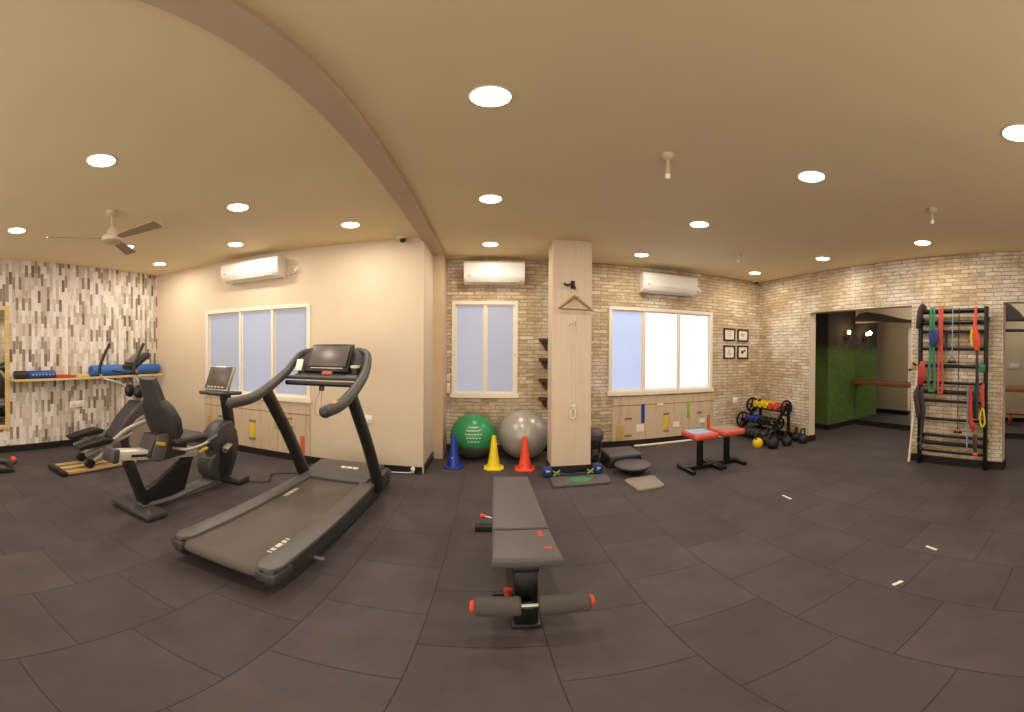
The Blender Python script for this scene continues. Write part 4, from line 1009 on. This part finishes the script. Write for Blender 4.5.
q = MB().tube([(hx + .0, 1.96, 1.95), (hx - .035, 1.985, 2.02), (hx - .05, 2.01, 1.94), (hx - .04, 2.04, 1.80), (hx - .03, 2.06, 1.74)], [.03, .04, .045, .035, .02], 10, True, (.6, 1))
solo(q, 'fabric_strap', 'purple', (hx, 2.0, 1.9), 'dark purple strap slung over the top left corner of the wall bars', 'strap')
q = MB().tube([(hx - .02, 1.985, 1.33), (hx - .03, 1.99, 1.25), (hx - .03, 1.99, 1.12), (hx - .02, 2.02, 1.04)], [.025, .05, .05, .02], 10, True, (.5, 1))
solo(q, 'tied_band', 'red', (hx, 1.99, 1.2), 'bunched red band tied to the left upright of the wall bars', 'band')
for dy, z1, z0, lb in ((0, 1.02, .44, 'long black suspension strap hanging from the left upright'), (.045, 1.02, .62, 'shorter black strap beside the long one on the left upright')):
    q = MB().tube([(hx - .03 - dy * 1.2, 1.975 + dy, z1), (hx - .045 - dy * 1.2, 1.99 + dy, z1 - .12), (hx - .04 - dy * 1.2, 1.965 + dy, z1 - .3), (hx - .03 - dy * 1.2, 1.985 + dy * .6, z0)], [.02, .038, .034, .02], 10, True, (.5, 1))
    solo(q, 'suspension_strap', 'purple', (hx, 1.98 + dy, z1), lb, 'strap')
q = MB().cyl((hx - .01, 2.0, .44), (hx - .01, 2.005, .20), .014).ring((hx - .012, 2.005, .32), .05, .008, 'X')
solo(q, 'strap_handle', 'char', (hx, 2.0, .3), 'dark loop handle hanging low on the left upright', 'handle')
def cord(y, z0, z1, m_, label, hand=True, r=.006):
    t = thing('stretch_tube', label, 'exercise tube', (hx, y, z1))
    MB().cyl((hx + .01, y, z1), (hx - .005, y, z0), r, seg=8).build('cord', m_, t)
    if hand: MB().cyl((hx - .005, y - .05, z0 - .03), (hx - .005, y + .05, z0 - .03), .017).tube([(hx - .005, y - .045, z0 - .03), (hx - .005, y, z0 + .04), (hx - .005, y + .045, z0 - .03)], .005, 6, False).build('handle', 'dark', t)
cord(1.52, .50, 1.99, 'purple', 'thin dark cord with a black handle down the middle of the wall bars')
cord(1.60, 1.36, 1.99, 'cyan', 'thin grey cord with a raised black handle high on the wall bars')
cord(1.40, .28, 1.05, 'cyan', 'pale blue cord hanging on the lower right of the wall bars', False, .008)
q = MB().tube([(hx, 1.30, 1.99), (hx - .02, 1.305, 1.85), (hx - .03, 1.30, 1.72), (hx - .035, 1.275, 1.60), (hx - .03, 1.275, 1.47)], [.018, .02, .03, .047, .03], 10, True, (.5, 1))
solo(q, 'exercise_band', 'orange', (hx, 1.29, 1.9), 'orange-red band hanging from the top right of the wall bars', 'band')
q = MB().tube([(hx - .02, 1.345, 1.72), (hx - .025, 1.35, 1.62), (hx - .02, 1.34, 1.52)], .016, 8, True, (.5, 1))
solo(q, 'exercise_band', 'yellow', (hx, 1.345, 1.6), 'short yellow band just left of the orange-red one', 'band')
q = MB().obox((hx - .02, 1.213, 1.26), (.07, .078, .10), Euler((.05, 0, 0)), .015)
solo(q, 'foam_block', 'green', (hx, 1.225, 1.26), 'small green block strapped to the right upright of the wall bars', 'block')
q = MB().tube([(hx - .01, 1.28, 1.47), (hx - .03, 1.275, 1.25), (hx - .03, 1.27, 1.10), (hx - .04, 1.285, .90), (hx - .035, 1.29, .66)], [.016, .018, .024, .04, .03], 10, True, (.5, 1))
solo(q, 'black_strap', 'dark', (hx, 1.28, 1.3), 'black strap hanging down the right side of the wall bars', 'strap')
q = MB().tube([(hx - .03, 1.355, 1.05), (hx - .045, 1.35, .85), (hx - .05, 1.345, .66), (hx - .05, 1.32, .57), (hx - .04, 1.30, .50)], [.02, .024, .026, .038, .025], 10, True, (.5, 1))
solo(q, 'exercise_band', 'red', (hx, 1.35, .8), 'thick dark red band bunched low on the right of the wall bars', 'band')
q = MB().tube([(hx - .03, 1.29, .46), (hx - .035, 1.29, .36), (hx - .03, 1.285, .23)], [.028, .03, .022], 10, True, (.6, 1))
t_ = solo(q, 'grip_tube', 'char', (hx, 1.29, .35), 'charcoal foam grip with a red end hanging lowest on the right', 'grip')
MB().ball((hx - .03, 1.285, .215), .035, (.6, 1, .8)).build('red_end', 'orange', t_)
q = MB().tube([(hx - .02, 1.20, 1.08), (hx - .03, 1.21, .95), (hx - .03, 1.195, .80)], [.02, .03, .02], 10, True, (.5, 1))
solo(q, 'exercise_band', 'pinkred', (hx, 1.2, 1.0), 'short coral band on the right upright above the yellow loop', 'band')
q = MB().tube([(hx - .02, 1.20, .79), (hx - .03, 1.235, .68), (hx - .03, 1.21, .565), (hx - .03, 1.175, .60), (hx - .02, 1.185, .70)], .011, 8, True, None, closed=True, n=4)
solo(q, 'skipping_loop', 'yellow', (hx, 1.2, .7), 'yellow loop of tubing hanging on the right upright of the wall bars', 'loop')
# brackets on the pier's left edge
t = thing('pier_hook', 'small black double hook on the left edge of the brick pier', 'hook', (XR, 2.19, 1.25))
MB().box(XR - .008, XR, 2.16, 2.22, 1.23, 1.33, .003).build('plate', 'strip_orange', t)
for y, z in ((2.215, 1.215), (2.15, 1.29)): MB().tube([(XR - .01, y, z), (XR - .06, y, z - .005), (XR - .075, y, z + .02)], .013, 8).build('peg', 'dark', t)

# ------------------------------------------------------------------ the side passage
t = thing('ballet_bar', 'reddish brown wooden bar running along the passage mirror', 'barre', (XM - .12, 2.2, .85))
MB().box(XM - .17, XM - .07, -.5, 4.33, .815, .895, .012).build('bar', 'bar_wood', t)
for y in (4.2, 2.9, 1.6, .2): MB().box(XM - .14, XM - .009, y - .015, y + .015, .79, .815, .003).build('bracket', 'black_metal', t)
def sconce(x, y, z, label):
    t = thing('wall_sconce', label, 'wall lamp', (x, y, z))
    MB().lathe([(.001, 0), (.035, 0), (.03, -.02), (.001, -.02)], (x, y, z - .10), 'Y').build('back_plate', 'black_metal', t)
    MB().tube([(x, y - .015, z - .10), (x, y - .07, z - .12), (x, y - .09, z - .07)], .012, 8).build('arm', 'black_metal', t)
    MB().lathe([(.02, z - .07), (.028, z - .05), (.026, z - .03), (.001, z - .03)], (x, y - .09, 0)).build('holder', 'black_metal', t)
    MB().ball((x, y - .09, z + .01), .035, (1, 1, 1.25)).build('bulb', 'bulb', t)
    ld = bpy.data.lights.new('sconce_glow', 'POINT'); ld.energy = 3.5; ld.color = (1, .72, .42); ld.shadow_soft_size = .04
    lo = bpy.data.objects.new('sconce_glow', ld); COL.objects.link(lo); lo.parent = t; lo.location = (0, -.16, .03)
sconce(5.92, 4.375, 1.82, 'small black wall lamp with a glowing bulb on the green turf wall')
t = thing('agility_hurdle', 'low red hurdle with rounded feet behind the brick pier', 'hurdle', (5.0, 1.35, 0))
for y in (1.18, 1.52): MB().obox((4.95, y, .08), (.16, .07, .16), None, .03, 3).build('foot', 'red_vinyl', t)
MB().cyl((4.95, 1.12, .22), (4.95, 1.60, .22), .02).build('crossbar', 'red', t)
for y in (1.18, 1.52): MB().box(4.935, 4.965, y - .015, y + .015, .15, .22).build('post', 'red', t)
t = thing('switch_board', 'white switch board on the rear face of the brick pier', 'switch board', (XR + .15, 1.5, 1.2))
MB().box(XR + .15, XR + .165, 1.40, 1.62, 1.14, 1.24, .004).build('plate', 'white', t)

# ------------------------------------------------------------------ white tape marks on the floor
for x, y, a, ln, n_ in ((2.506, 2.507, -1.69, .13, 'farthest, toward the stools'), (2.326, .992, -1.86, .09, 'middle one, on the tile seam'), (1.811, .968, -.32, .07, 'nearest the camera, slanting the other way')):
    q = MB().obox((x, y, .0012), (ln, .022, .0022), Euler((0, 0, a)))
    solo(q, 'floor_tape', 'tape', (x, y, .001), 'small white tape mark on the dark floor, %s' % n_, 'tape mark', smooth=False)

S.cycles.use_denoising = True
S.cycles.max_bounces = 8
